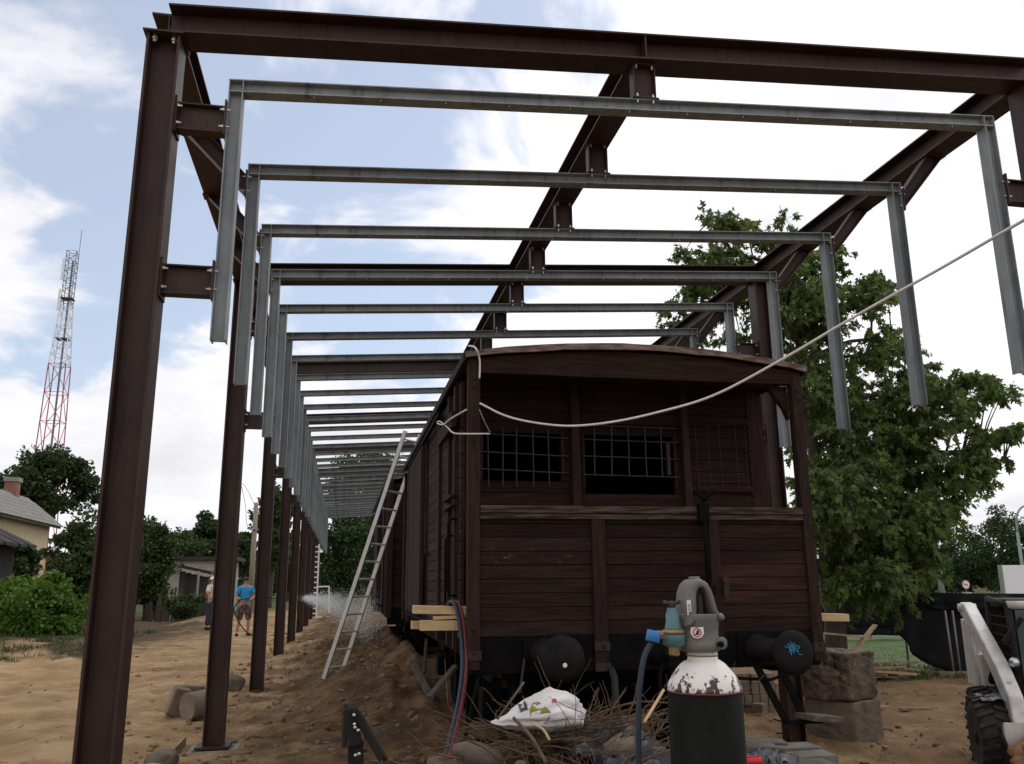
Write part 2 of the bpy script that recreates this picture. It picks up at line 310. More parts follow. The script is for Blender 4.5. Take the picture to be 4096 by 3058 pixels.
    def build(s, name, m, parent=None, smooth=False, bevel=0.0, origin=None):
        me = bpy.data.meshes.new(name); off = Vector(origin) if origin is not None else (WL[parent.name] if parent else Vector((0, 0, 0)))
        me.from_pydata([tuple(Vector(a)-off) for a in s.v], [], s.f); me.materials.append(M[m] if isinstance(m, str) else m)
        if smooth:
            for p in me.polygons: p.use_smooth = True
        me.update(); o = link(bpy.data.objects.new(name, me)); WL[o.name] = off.copy()
        if parent:
            o.parent = parent
            if origin is not None: o.location = Vector(origin)-WL[parent.name]
        elif origin is not None: o.location = origin
        if bevel:
            b = o.modifiers.new('bevel', 'BEVEL'); b.width = bevel; b.segments = 2; b.limit_method = 'ANGLE'
        return o
def clone(o, parent, dloc=(0, 0, 0)):
    c = o.copy(); link(c); c.parent = parent; c.location = o.location+Vector(dloc)
    WL[c.name] = WL[o.name]+Vector(dloc); return c
def hashn(ix, iy, seed): 
    n = (ix.astype(np.int64)*374761393 + iy.astype(np.int64)*668265263 + seed*1442695041) & 0x7fffffff
    n = ((n ^ (n >> 13))*1274126177) & 0x7fffffff
    return ((n ^ (n >> 16)) & 0xffff)/65535.0
def vnoise(x, y, seed=0):
    ix, iy = np.floor(x), np.floor(y); fx, fy = x-ix, y-iy; fx = fx*fx*(3-2*fx); fy = fy*fy*(3-2*fy)
    a = hashn(ix, iy, seed); b = hashn(ix+1, iy, seed); c = hashn(ix, iy+1, seed); d = hashn(ix+1, iy+1, seed)
    return (a+(b-a)*fx)+((c+(d-c)*fx)-(a+(b-a)*fx))*fy
def fbm(x, y, octv=5, seed=0, gain=0.5):
    s = 0; a = 1; t = 0
    for i in range(octv): s = s+a*(vnoise(x, y, seed+i*17)-0.5); t += a; a *= gain; x = x*2.03+7.1; y = y*2.03+3.7
    return s/t*2
def sst(a, b, x):
    t = np.clip((x-a)/(b-a), 0, 1); return t*t*(3-2*t)
ORD = ['first', 'second', 'third', 'fourth', 'fifth', 'sixth', 'seventh', 'eighth', 'ninth', 'tenth', 'eleventh', 'twelfth', 'thirteenth',
       'fourteenth', 'fifteenth', 'sixteenth', 'seventeenth', 'eighteenth', 'nineteenth', 'twentieth'] + ['twenty-'+w for w in
       ('first', 'second', 'third', 'fourth', 'fifth', 'sixth', 'seventh', 'eighth', 'ninth')] + ['thirtieth', 'thirty-first', 'thirty-second', 'last']

def spline(pts, n=10):
    pts = [Vector(p) for p in pts]; P = [pts[0]*2-pts[1]]+pts+[pts[-1]*2-pts[-2]]; out = []
    for i in range(1, len(P)-2):
        for k in range(n):
            t = k/n; a, b, c, d = P[i-1], P[i], P[i+1], P[i+2]
            out.append(0.5*((2*b)+(-a+c)*t+(2*a-5*b+4*c-d)*t*t+(-a+3*b-3*c+d)*t**3))
    out.append(pts[-1]); return out
def ico(sub=3):
    import bmesh
    bm = bmesh.new(); bmesh.ops.create_icosphere(bm, subdivisions=sub, radius=1); v = np.array([tuple(a.co) for a in bm.verts]); f = [tuple(x.index for x in a.verts) for a in bm.faces]; bm.free(); return v, f
ICO = {k: ico(k) for k in (1, 2, 3, 4)}

# ------------------------------------------------------------------ ground
def ground_h(x, y):
    x = np.asarray(x, float); y = np.asarray(y, float)
    h = 0.0*x
    h = h-0.22*sst(3.6, 5.2, x)*sst(2, 6, y)-0.14*sst(5.2, 7.5, x)
    bank = sst(-1.0+0.0*y-0.8*sst(15, 20, y), 0.9, x)*(1-sst(1.05, 1.4, x))*sst(8.0, 14.5, y)
    h = h+0.44*bank*(1-0.2*sst(25, 40, y))
    h = h+0.12*sst(12, 19, y)*(1-sst(-0.8, 0.4, x))
    h = h+(0.10*sst(6, 9, y)+0.3*sst(12.5, 14.5, y))*sst(0.9, 1.4, x)*(1-sst(3.2, 3.8, x))                 # track bed
    h = h+0.78*np.exp(-(((x-1.25)/0.85)**4)-(((y-4.95)/0.85)**2))               # rubbish heap before the wagon
    h = h+0.34*np.exp(-((x+5.0)/1.2)**2-((y-34.5)/2.2)**2)+0.35*np.exp(-((x+3.2)/1.4)**2-((y-38)/3)**2)   # sand heaps
    h = h+0.20*np.exp(-((x+8)/2.6)**2-((y-25)/2.2)**2)+0.10*np.abs(fbm(x*1.6, y*1.6, 3, 91))*sst(-3.2, -5, x)*sst(15, 18, y)
    amp = 0.06+0.14*bank+0.05*sst(5.2, 7, x)*(1-sst(9, 12, x))
    h = h+amp*fbm(x*0.9, y*0.9, 4, 3)+0.07*fbm(x*4.1, y*4.1, 5, 9, 0.62)*(0.5+bank*1.5)
    near = sst(6.5, 9, y)*(1-sst(22, 30, y))
    h = h+near*0.045*np.abs(fbm(x*6.5, y*6.5, 3, 60, 0.55))*sst(-3.2, -0.8, x+fbm(x*0.7, y*0.7, 3, 61))
    rut = (x-0.55*y)-(-0.2+0.25*np.sin(y*0.9)); rr_ = np.minimum(np.abs(rut-1.6), np.abs(rut-3.0)); h = h-0.05*np.exp(-(rr_/0.16)**2)*sst(5.4, 6.2, x)*(1-sst(10, 11, x))
    foot = fbm(x*2.6, y*2.6, 2, 80); h = h-0.05*sst(0.25, 0.55, foot)*near
    r = 1-np.abs(fbm(x*2.2+3, y*2.2, 3, 40)); h = h+0.05*(r**4-0.4)*(0.6+bank)
    return h
import bisect
def gh(x, y):
    i = min(max(bisect.bisect_right(GXL, x)-1, 0), len(GXL)-2); j = min(max(bisect.bisect_right(GYL, y)-1, 0), len(GYL)-2)
    u = (x-GXL[i])/(GXL[i+1]-GXL[i]); v = (y-GYL[j])/(GYL[j+1]-GYL[j])
    return float((GZ[j, i]*(1-u)+GZ[j, i+1]*u)*(1-v)+(GZ[j+1, i]*(1-u)+GZ[j+1, i+1]*u)*v)
def graded(segs):
    out = []
    for a, b, st in segs: out += list(np.arange(a, b, st))
    out.append(segs[-1][1]); return np.array(out)
gx = graded([(-900, -80, 90), (-80, -20, 4), (-20, -7, 0.35), (-7, -3, 0.12), (-3, 7, 0.055), (7, 14, 0.12), (14, 40, 0.8), (40, 120, 8), (120, 900, 90)])
gy = graded([(-60, 2, 2), (2, 7.5, 0.09), (7.5, 17, 0.055), (17, 32, 0.12), (32, 50, 0.35), (50, 120, 3), (120, 1600, 120)])
GX, GY = np.meshgrid(gx, gy); GZ = ground_h(GX, GY); GXL, GYL = gx.tolist(), gy.tolist()
me = bpy.data.meshes.new('ground'); nx, ny = len(gx), len(gy)
verts = np.stack([GX.ravel(), GY.ravel(), GZ.ravel()], 1)
idx = np.arange(nx*ny).reshape(ny, nx)
faces = np.stack([idx[:-1, :-1].ravel(), idx[:-1, 1:].ravel(), idx[1:, 1:].ravel(), idx[1:, :-1].ravel()], 1)
me.from_pydata(verts.tolist(), [], faces.tolist()); me.polygons.foreach_set('use_smooth', np.ones(len(me.polygons), bool)); me.update()
def ground_mat():
    m = bpy.data.materials.new('sandy_earth'); m.use_nodes = True; t = m.node_tree; lk = t.links; b = t.nodes['Principled BSDF']
    b.inputs['Roughness'].default_value = 0.95; b.inputs['Specular IOR Level'].default_value = 0.15
    ge = t.nodes.new('ShaderNodeNewGeometry'); sp = t.nodes.new('ShaderNodeSeparateXYZ'); lk.new(ge.outputs['Position'], sp.inputs[0])
    def noise(sc, dt=8, ro=0.6, st=None):
        n = t.nodes.new('ShaderNodeTexNoise'); n.inputs['Scale'].default_value = sc; n.inputs['Detail'].default_value = dt; n.inputs['Roughness'].default_value = ro
        if st:
            mp = t.nodes.new('ShaderNodeMapping'); mp.inputs['Scale'].default_value = st; lk.new(ge.outputs['Position'], mp.inputs[0]); lk.new(mp.outputs[0], n.inputs['Vector'])
        else: lk.new(ge.outputs['Position'], n.inputs['Vector'])
        return n.outputs['Fac']
    def rng(v, a, bb, c=0, d=1):
        r = t.nodes.new('ShaderNodeMapRange'); r.interpolation_type = 'SMOOTHSTEP'
        for i, s in zip((1, 2, 3, 4), (a, bb, c, d)): r.inputs[i].default_value = s
        lk.new(v, r.inputs[0]); return r.outputs[0]
    def mth(op, a, bb):
        n = t.nodes.new('ShaderNodeMath'); n.operation = op
        for i, s in enumerate((a, bb)):
            if isinstance(s, (int, float)): n.inputs[i].default_value = s
            else: lk.new(s, n.inputs[i])
        return n.outputs[0]
    def mixc(f, a, bb):
        n = t.nodes.new('ShaderNodeMix'); n.data_type = 'RGBA'; lk.new(f, n.inputs['Factor'])
        for k, s in (('A', a), ('B', bb)):
            if isinstance(s, tuple): n.inputs[k].default_value = (*s, 1)
            else: lk.new(s, n.inputs[k])
        return n.outputs['Result']
    sand = mixc(rng(noise(1.3), 0.35, 0.65), (0.30, 0.192, 0.098), (0.45, 0.31, 0.172))
    dirt = mixc(rng(noise(2.4), 0.35, 0.65), (0.090, 0.054, 0.028), (0.20, 0.122, 0.062))
    dirt = mixc(rng(noise(0.8), 0.5, 0.66), dirt, (0.075, 0.048, 0.028))
    xx = mth('ADD', sp.outputs['X'], rng(noise(0.9, 5), 0.0, 1.0, -1.3, 1.3))
    isdirt = mth('MULTIPLY', rng(xx, -1.7, -0.5), rng(xx, 3.6, 4.8, 1, 0))
    isdirt = mth('MAXIMUM', isdirt, rng(xx, 4.2, 6.0, 0.0, 0.62))
    yy2 = mth('ADD', sp.outputs['Y'], rng(noise(0.6, 6), 0.2, 0.8, -3.5, 3.5))
    far = mth('MULTIPLY', rng(xx, -3.4, -5.6), rng(yy2, 20, 23.5))
    col = mixc(isdirt, sand, dirt)
    col = mixc(mth('MULTIPLY', far, rng(noise(0.7), 0.25, 0.45)), col, (0.085, 0.062, 0.036))
    wet = mth('MULTIPLY', rng(noise(0.55, 6), 0.55, 0.68), 0.45)
    col = mixc(wet, col, (0.13, 0.085, 0.05))
    pk = mth('MULTIPLY', rng(noise(26, 4), 0.62, 0.7), 0.5); col = mixc(pk, col, (0.09, 0.06, 0.038))
    grassy = mth('MAXIMUM', rng(sp.outputs['Y'], 48, 60), rng(sp.outputs['X'], 20, 26))
    col = mixc(grassy, col, (0.07, 0.09, 0.03))
    lk.new(col, b.inputs['Base Color'])
    bp = t.nodes.new('ShaderNodeBump'); bp.inputs['Strength'].default_value = 1.0; bp.inputs['Distance'].default_value = 0.05
    hsum = mth('ADD', mth('MULTIPLY', noise(9, 10, 0.7), 1.0), mth('MULTIPLY', noise(38, 6, 0.7), 0.35))
    lk.new(hsum, bp.inputs['Height']); lk.new(bp.outputs[0], b.inputs['Normal'])
    return m
me.materials.append(ground_mat())
ground = link(bpy.data.objects.new('ground', me)); ground['kind'] = 'structure'

# ------------------------------------------------------------------ people
def skin(name, verts, edges, radii, m, parent, sub=2, root=0):
    me = bpy.data.meshes.new(name+'_s'); off = WL[parent.name]; me.from_pydata([tuple(Vector(v)) for v in verts], edges, []); o = bpy.data.objects.new(name+'_s', me); link(o)
    md = o.modifiers.new('skin', 'SKIN'); md.use_smooth_shade = True
    for i, r in enumerate(radii): me.skin_vertices[0].data[i].radius = r if isinstance(r, tuple) else (r, r); me.skin_vertices[0].data[i].use_root = (i == root)
    s = o.modifiers.new('sub', 'SUBSURF'); s.levels = sub; s.render_levels = sub
    dg = bpy.context.evaluated_depsgraph_get(); dg.update(); nm = bpy.data.meshes.new_from_object(o.evaluated_get(dg)); nm.name = name
    bpy.data.objects.remove(o); nm.materials.clear(); nm.materials.append(M[m])
    for p in nm.polygons: p.use_smooth = True
    r = link(bpy.data.objects.new(name, nm)); r.parent = parent; WL[r.name] = off; return r
def person(label, loc, rz, pose):
    t = thing('person', label, 'person', loc, 'workers on the site'); t.rotation_euler = (0, 0, rz); WL[t.name] = Vector((0, 0, 0))
    # facing local -Y; x = person's left
    J = dict(pel=(0, 0, 0.95), wai=(0, 0, 1.08), che=(0, 0.0, 1.30), nkb=(0, 0.0, 1.47), nk=(0, -0.01, 1.53), hd=(0, -0.02, 1.62), ht=(0, -0.015, 1.71),
             shl=(0.17, 0, 1.42), shr=(-0.17, 0, 1.42), hl=(0.095, 0, 0.90), hr=(-0.095, 0, 0.90))
    J.update(pose)
    names = list(J); ix = {k: i for i, k in enumerate(names)}
    E_ = [('pel', 'wai'), ('wai', 'che'), ('che', 'nkb'), ('nkb', 'nk'), ('nk', 'hd'), ('hd', 'ht'), ('nkb', 'shl'), ('nkb', 'shr'), ('shl', 'ell'), ('ell', 'wrl'), ('wrl', 'hal'), ('shr', 'elr'), ('elr', 'wrr'), ('wrr', 'har'),
          ('pel', 'hl'), ('pel', 'hr'), ('hl', 'knl'), ('knl', 'anl'), ('anl', 'tol'), ('hr', 'knr'), ('knr', 'anr'), ('anr', 'tor')]
    Rd = dict(pel=(0.14, 0.11), wai=(0.135, 0.10), che=(0.15, 0.11), nkb=(0.08, 0.07), nk=0.052, hd=(0.078, 0.092), ht=(0.06, 0.07), shl=0.062, shr=0.062, ell=0.042, elr=0.042, wrl=0.03, wrr=0.03, hal=0.035, har=0.035,
              hl=0.085, hr=0.085, knl=0.06, knr=0.06, anl=0.042, anr=0.042, tol=0.036, tor=0.036)
    body = skin('body', [J[k] for k in names], [(ix[a], ix[b]) for a, b in E_], [Rd[k] for k in names], 'skin', t)
    V_ = {k: Vector(v) for k, v in J.items()}
    # face
    hd = V_['hd']; fd = pose.get('face', None)
    def clothes(name, ch, m, grow):
        vs = []; es = []; rs = []; idx = {}
        for a, b in ch:
            for k in (a, b):
                if k not in idx:
                    if isinstance(k, tuple): p = V_[k[0]].lerp(V_[k[1]], k[2]); r0 = Rd[k[0]]; 
                    else: p = V_[k]; r0 = Rd[k]
                    r0 = r0 if isinstance(r0, tuple) else (r0, r0); idx[k] = len(vs); vs.append(p); rs.append((r0[0]+grow, r0[1]+grow))
            es.append((idx[a], idx[b]))
        return skin(name, vs, es, rs, m, t)
    return t, V_, clothes
def head_bits(t, V_, look, hair_m, cap=None):
    hd = V_['hd']; d = Vector((math.sin(look), -math.cos(look), 0)); s = Vector((d.y, -d.x, 0)).normalized()
    MB().tube([hd+d*0.082+Vector((0, 0, 0.005)), hd+d*0.112-Vector((0, 0, 0.025)), hd+d*0.09-Vector((0, 0, 0.032))], [0.008, 0.015, 0.01], 6).build('nose', 'skin', t, True)
    MB().tube([hd+d*0.086-Vector((0, 0, 0.06))-s*0.022, hd+d*0.09-Vector((0, 0, 0.062)), hd+d*0.086-Vector((0, 0, 0.06))+s*0.022], 0.006, 5).build('mouth', 'vest_red', t)
    for k in (-1, 1):
        MB().lathe([(0.004, -0.006), (0.009, 0.0), (0.004, 0.006)], hd+d*0.082+s*k*0.032+Vector((0, 0, 0.012)), d, 8).build('eye', 'ink', t)
        MB().lathe([(0.008, -0.012), (0.024, 0.0), (0.012, 0.012)], hd+s*k*0.085, s*k, 10).build('ear', 'skin', t, True)
    v, f = ICO[2]; v = v.copy(); v = v*np.array([0.094, 0.102, 0.088]); keep = v[:, 2]; v[:, 2] = np.maximum(v[:, 2], -0.03)
    MB().add(v+np.array(hd-d*0.018+Vector((0, 0, 0.042))), f).build('hair' if not cap else 'cap', hair_m, t, True)
pz0 = at(525, 1376, Y=28.0); pz0.z = gh(pz0.x, pz0.y)
pose = dict(ell=(0.27, -0.02, 1.16), wrl=(0.12, -0.24, 1.08), hal=(0.06, -0.30, 1.07), elr=(-0.28, 0.02, 1.15), wrr=(-0.16, -0.20, 1.06), har=(-0.08, -0.26, 1.05),
            knl=(0.13, -0.03, 0.50), anl=(0.14, 0.02, 0.09), tol=(0.16, -0.14, 0.035), knr=(-0.15, -0.02, 0.50), anr=(-0.19, 0.03, 0.09), tor=(-0.23, -0.13, 0.035))
t, V_, clothes = person('worker in a blue T-shirt and dark plaid shorts holding a spray lance', tuple(pz0), 0.35, pose)
clothes('t_shirt', [('pel', 'wai'), ('wai', 'che'), ('che', 'nkb'), ('nkb', 'shl'), ('nkb', 'shr'), ('shl', ('shl', 'ell', 0.75)), ('shr', ('shr', 'elr', 0.75))], 'shirt_blue', 0.022)
clothes('shorts', [('pel', ('pel', 'wai', 0.3)), ('pel', 'hl'), ('pel', 'hr'), ('hl', ('hl', 'knl', 0.55)), (('hl', 'knl', 0.55), ('knl', 'anl', 0.12)), ('hr', ('hr', 'knr', 0.55)), (('hr', 'knr', 0.55), ('knr', 'anr', 0.12))], 'shorts', 0.03)
for k in ('l', 'r'): 
    a = V_['an'+k]; b = V_['to'+k]; MB().tube([a+Vector((0, 0.05, -0.05)), a+Vector((0, 0, -0.045)), b+Vector((0, -0.02, 0))], [0.045, 0.055, 0.045], 8).build('shoe', 'leather', t, True)
head_bits(t, V_, 0.9, 'hair')
ln_s = Vector(pz0)+Vector((0.10, -0.25, 1.10)); ln_e = at(645, 1292, Y=29.5)
sl = thing('spray_lance', 'thin spray lance and hose held by the worker in blue', 'lance', tuple(ln_s)); 
MB().tube([ln_s-Vector((0.25, 0.05, 0.03)), ln_s, ln_s.lerp(ln_e, 0.75)], 0.016, 6).build('tube', 'black_iron', sl, True)
MB().tube(spline([ln_s-Vector((0.25, 0.05, 0.03)), ln_s+Vector((-0.35, -0.1, -0.4)), Vector((pz0.x+0.3, 27.8, gh(pz0.x+0.3, 27.8)+0.03)), Vector((pz0.x+1.6, 28.4, gh(pz0.x+1.6, 28.4)+0.03))], 8), 0.018, 6).build('hose', 'black_rubber', sl, True)
pz1 = at(452, 1362, Y=31.5); pz1.z = gh(pz1.x, pz1.y)
pose = dict(ell=(0.25, 0.02, 1.18), wrl=(0.20, -0.2, 1.10), hal=(0.15, -0.26, 1.1), elr=(-0.27, 0.0, 1.17), wrr=(-0.24, -0.16, 1.02), har=(-0.2, -0.22, 1.0),
            knl=(0.11, -0.02, 0.50), anl=(0.12, 0.02, 0.09), tol=(0.13, -0.14, 0.035), knr=(-0.11, -0.02, 0.50), anr=(-0.13, 0.03, 0.09), tor=(-0.15, -0.13, 0.035))
t, V_, clothes = person('worker in white shirt, white cap and dark trousers, half behind the second column', tuple(pz1), 1.2, pose)
clothes('shirt', [('pel', 'wai'), ('wai', 'che'), ('che', 'nkb'), ('nkb', 'shl'), ('nkb', 'shr'), ('shl', ('shl', 'ell', 0.9)), ('shr', ('shr', 'elr', 0.9))], 'shirt_white', 0.024)
clothes('trousers', [('pel', ('pel', 'wai', 0.5)), ('pel', 'hl'), ('pel', 'hr'), ('hl', 'knl'), ('knl', ('knl', 'anl', 0.95)), ('hr', 'knr'), ('knr', ('knr', 'anr', 0.95))], 'overall', 0.032)
MB().box(-0.17, 0.17, 0.10, 0.15, 1.02, 1.34).build('red_back_panel', 'vest_red', t, bevel=0.02)
for k in ('l', 'r'):
    a = V_['an'+k]; b = V_['to'+k]; MB().tube([a+Vector((0, 0.05, -0.05)), a+Vector((0, 0, -0.045)), b+Vector((0, -0.02, 0))], [0.045, 0.055, 0.045], 8).build('shoe', 'leather', t, True)
head_bits(t, V_, 0.5, 'white_paint', True)
# water spray
q = random.Random(8); wm = MB(); a0 = at(652, 1292, Y=30.0); a1 = at(815, 1312, X=0.68); v1, f1 = ICO[1]
oc = np.array([(1, 0, 0), (-1, 0, 0), (0, 1, 0), (0, -1, 0), (0, 0, 1), (0, 0, -1)], float); of = [(0, 2, 4), (2, 1, 4), (1, 3, 4), (3, 0, 4), (2, 0, 5), (1, 2, 5), (3, 1, 5), (0, 3, 5)]
for i in range(21000):
    t_ = q.random()**0.85; p = a0.lerp(a1, t_); rad = 0.04+0.45*t_; p = p+Vector((q.gauss(0, 0.1), q.gauss(0, 0.5)*rad, q.gauss(0, 0.5)*rad-0.25*t_*t_))
    if p.z < gh(p.x, p.y)+0.02: continue
    r = 0.0025+0.0022*q.random(); wm.add(oc*np.array([r*1.7, r, r])+np.array(p), of)
o = wm.build('water_spray', 'water', None, origin=tuple(a0)); o['kind'] = 'stuff'; tag(o, 'white mist of water sprayed at the second wagon behind the ladder', 'water spray')

# ------------------------------------------------------------------ steel canopy
Y1, SP, NF = 5.288, 1.1793, 33
SL = 0.0605                                   # roof slope dz/dx
def beam_z(x): return 5.243+SL*(x+1.1)*1.0-0.067   # underside of the brown beams
canopy = thing('steel_canopy', 'long brown painted steel canopy frame of columns and roof beams over the railway wagons', 'canopy frame', (2.06, Y1, 0))
COLX = (-1.265, 5.39)
HB, BB = 0.21, 0.22
for side, cx in enumerate(COLX):
    top = beam_z(cx)-0.012
    mb = MB().ibeam((cx, Y1, -0.45), (cx, Y1, top), (1, 0, 0), 0.205, 0.205, 0.012, 0.016)
    c0 = mb.build('column', 'brown_steel', canopy)
    cap = MB().box(cx-0.125, cx+0.125, Y1-0.125, Y1+0.125, top, top+0.012).build('cap_plate', 'brown_steel', c0)
    bp0 = MB().box(cx-0.17, cx+0.17, Y1-0.17, Y1+0.17, -0.004, 0.018).build('base_plate', 'brown_steel', c0)
    bts = [MB().lathe([(0.012, -0.05), (0.012, -0.005), (0.02, -0.005), (0.02, 0.012), (0.012, 0.012), (0.012, 0.03)], (cx+a, Y1+b, top-0.02), (0, 0, -1), 6).build('bolt', 'bolt', c0) for a, b in ((-0.06, -0.07), (0.06, -0.07))]
    for k in range(1, 9):
        d = (0, k*4*SP, 0); c = clone(c0, canopy, d); clone(cap, c)
        if k < 4: clone(bp0, c)
for k in range(9):
    y = Y1+k*4*SP; x0, x1 = COLX[0]+0.02, COLX[1]+0.02
    z0, z1 = beam_z(x0)+HB/2, beam_z(x1)+HB/2
    if k == 0:
        b = MB().ibeam((x0, y, z0), (x1, y, z1), (0, 0, 1), HB, BB, 0.008, 0.013).build('cross_beam', 'brown_steel', canopy); cb0 = b
        for xs in (2.05,):
            st0 = MB().box(xs-0.006, xs+0.006, y-0.105, y+0.105, beam_z(xs)+0.014, beam_z(xs)+HB-0.014).build('stiffener', 'brown_steel', b)
    else:
        b = clone(cb0, canopy, (0, k*4*SP, 0)); clone(st0, b)
YE = Y1+(NF-1)*SP
for cx in (COLX[0], 2.05, COLX[1]):
    ya = Y1+0.0 if cx != 2.05 else Y1+0.11
    zz = beam_z(cx)+HB/2-0.003
    MB().ibeam((cx, ya, zz), (cx, YE, zz), (0, 0, 1), HB, BB, 0.008, 0.013).build('longitudinal_beam', 'brown_steel', canopy)
# grey hanging frames
XL, XR, ZL, ZR = -0.846, 4.979, 4.903, 5.248
HG, BG = 0.092, 0.10
def fz(x): return ZL+(ZR-ZL)*(x-XL)/(XR-XL)          # top of a frame
LEGB = (3.112, 3.135)
def bolt_at(mb, p, ax, r=0.011):
    return mb.lathe([(r*0.6, -0.035), (r*0.6, 0.0), (r*1.1, 0.0), (r*1.1, 0.014), (r*0.65, 0.014), (r*0.65, 0.03)], p, ax, 6)
def plate_stub(x0, x1, y, z0, z1, name, nb):
    """horizontal stub between a column and the frame leg (web faces along Y)"""
    hh = z1-z0; zc = (z0+z1)/2
    o = MB().ibeam((x0+0.012, y, zc), (x1-0.012, y, zc), (0, 0, 1), hh, 0.09, 0.008, 0.01).build(name, 'brown_steel', canopy)
    for xx in (x0, x1-0.012): MB().box(xx, xx+0.012, y-0.075, y+0.075, z0-0.03, z1+0.03).build('end_plate', 'brown_steel', o)
    if nb:
        for xx, sg in ((x0+0.012, 1), (x1-0.012, -1)):
            for dz in (z0+0.035, z1-0.035):
                m = MB(); bolt_at(m, (xx, y-0.055, dz), (sg, 0, 0)); m.build('bolt', 'bolt', o)
    return o
protos = {}
for n in range(NF):
    y = Y1+n*SP; near = n < 10
    lab = ORD[n]+' grey steel U-frame from the front, hung under the brown canopy beams'
    if n == 0: lab = 'first and nearest grey steel U-frame, largest, hung under the front brown beam'
    if n == NF-1: lab = 'last and farthest grey steel U-frame, before the dark trees'
    fr = thing('hanging_frame', lab, 'steel frame', (2.06, y, 3.112), 'grey steel frames hung in a row')
    if n == 0:
        P = []
        P.append(MB().ibeam((XL, y, fz(XL)-HG/2), (XR, y, fz(XR)-HG/2), (0, 0, 1), HG, BG, 0.006, 0.008).build('crossbar', 'grey_steel', fr))
        for sgn, xx, zb in ((1, XL, LEGB[0]), (-1, XR, LEGB[1])):
            cx = xx+sgn*HG/2
            P.append(MB().ibeam((cx, y, zb), (cx, y, fz(cx)-HG), (1, 0, 0), HG, BG, 0.006, 0.008).build('leg', 'grey_steel', fr))
            for q in (0.003, HG-0.003):
                xc = xx+sgn*q; P.append(MB().box(xc-0.003, xc+0.003, y-0.0492, y+0.0492, fz(xc)-HG+0.008, fz(xc)-0.008).build('stiffener', 'grey_steel', fr))
        # small bolt tips under the crossbar
        for i, xs in enumerate(np.linspace(-0.3, 4.6, 12)):
            P.append(MB().lathe([(0.006, -0.012), (0.006, 0.004)], (xs, y-0.03, fz(xs)-HG), (0, 0, 1), 6).build('bolt_tip', 'bolt', fr))
    else:
        for q in (P if n < 8 else P[:3]): clone(q, fr)
        for ch in fr.children: pass
    # centre hanger
    xh = 2.05; zt = beam_z(xh)-0.003; zb = fz(xh)+0.002
    if n == 0:
        h = MB().ibeam((xh, y, zb+0.012), (xh, y, zt-0.012), (1, 0, 0), 0.17, 0.09, 0.008, 0.01).build('hanger', 'brown_steel', canopy)
        ex = [MB().box(xh-0.1, xh+0.1, y-0.06, y+0.06, a, a+0.012).build('end_plate', 'brown_steel', h) for a in (zb, zt-0.012)]
        for dx in (-0.06, 0.06):
            for zz, sg in ((zb+0.012, 1), (zt-0.012, -1)):
                m = MB(); bolt_at(m, (xh+dx, y-0.042, zz), (0, 0, sg)); ex.append(m.build('bolt', 'bolt', h))
            ex.append(MB().lathe([(0.007, -0.02), (0.007, 0.004)], (xh+dx, y-0.042, zb-0.012), (0, 0, 1), 6).build('bolt', 'bolt', h))
        hang = (h, ex)
    else:
        c = clone(hang[0], canopy, (0, n*SP, 0))
        for q in (hang[1] if n < 7 else hang[1][:2]): clone(q, c)
    # side fixings
    if n % 4 == 0:
        for zt0, zt1 in ((4.515, 4.705), (3.40, 3.59)):
            plate_stub(COLX[0]+0.103, XL-0.001, y, zt0, zt1, 'bracket', n < 9)
            plate_stub(XR+0.001, COLX[1]-0.103, y, zt0+0.0, zt1+0.0, 'bracket', n < 9)
    else:
        for sgn, xx, cx in ((-1, XL, COLX[0]), (1, XR, COLX[1])):
            zb_ = beam_z(cx)-0.003; z0 = fz(xx)-0.17
            pa = Vector((cx-sgn*0.02, y, zb_-0.012)); pb = Vector((xx+sgn*0.012, y, z0))
            dd = (pb-pa).normalized(); w = Vector((-dd.z, 0, dd.x))
            o = MB().sect(Vector((0, y-0.004, 0)), Vector((0, y+0.004, 0)), (1, 0, 0), (0, 0, 1),
                          [(cx-sgn*0.09, zb_-0.012), (cx+sgn*0.07, zb_-0.012), (xx+sgn*0.012, z0-0.075), (xx+sgn*0.012, z0+0.075)]).build('knee_hanger', 'brown_steel', canopy)
            MB().bar((cx+sgn*0.07, y, zb_-0.016), (xx+sgn*0.016, y, z0-0.075), 0.09, 0.009, (0, 0, 1)).build('flange', 'brown_steel', o)
            MB().bar((cx-sgn*0.09, y, zb_-0.016), (xx+sgn*0.016, y, z0+0.075), 0.09, 0.009, (0, 0, 1)).build('flange', 'brown_steel', o)
            MB().box(min(xx, xx+sgn*0.012)+sgn*0.0005, max(xx, xx+sgn*0.012)+sgn*0.0005, y-0.065, y+0.065, z0-0.11, z0+0.11).build('end_plate', 'brown_steel', o)
            MB().box(cx-0.12, cx+0.10, y-0.065, y+0.065, zb_-0.012, zb_).build('end_plate', 'brown_steel', o)
            if n < 6:
                for dz in (-0.06, 0.06):
                    m = MB(); bolt_at(m, (xx, y-0.04, z0+dz), (-sgn, 0, 0)); m.build('bolt', 'bolt', o)
for k, lab in ((1, 'pale concrete footing under the second left brown column'), (2, 'pale concrete footing under the third left brown column, near the ladder')):
    y = Y1+k*4*SP; f0 = thing('concrete_footing', lab, 'footing', (COLX[0], y, 0), 'column footings')
    MB().box(COLX[0]-0.24, COLX[0]+0.26, y-0.2, y+0.26, -0.35, -0.02).build('slab', 'pad', f0, bevel=0.012)
    MB().bar((COLX[0]-0.34, y-0.36, 0.0), (COLX[0]-0.33, y+0.25, 0.02), 0.025, 0.10).build('shuttering_board', 'old_wood', f0)

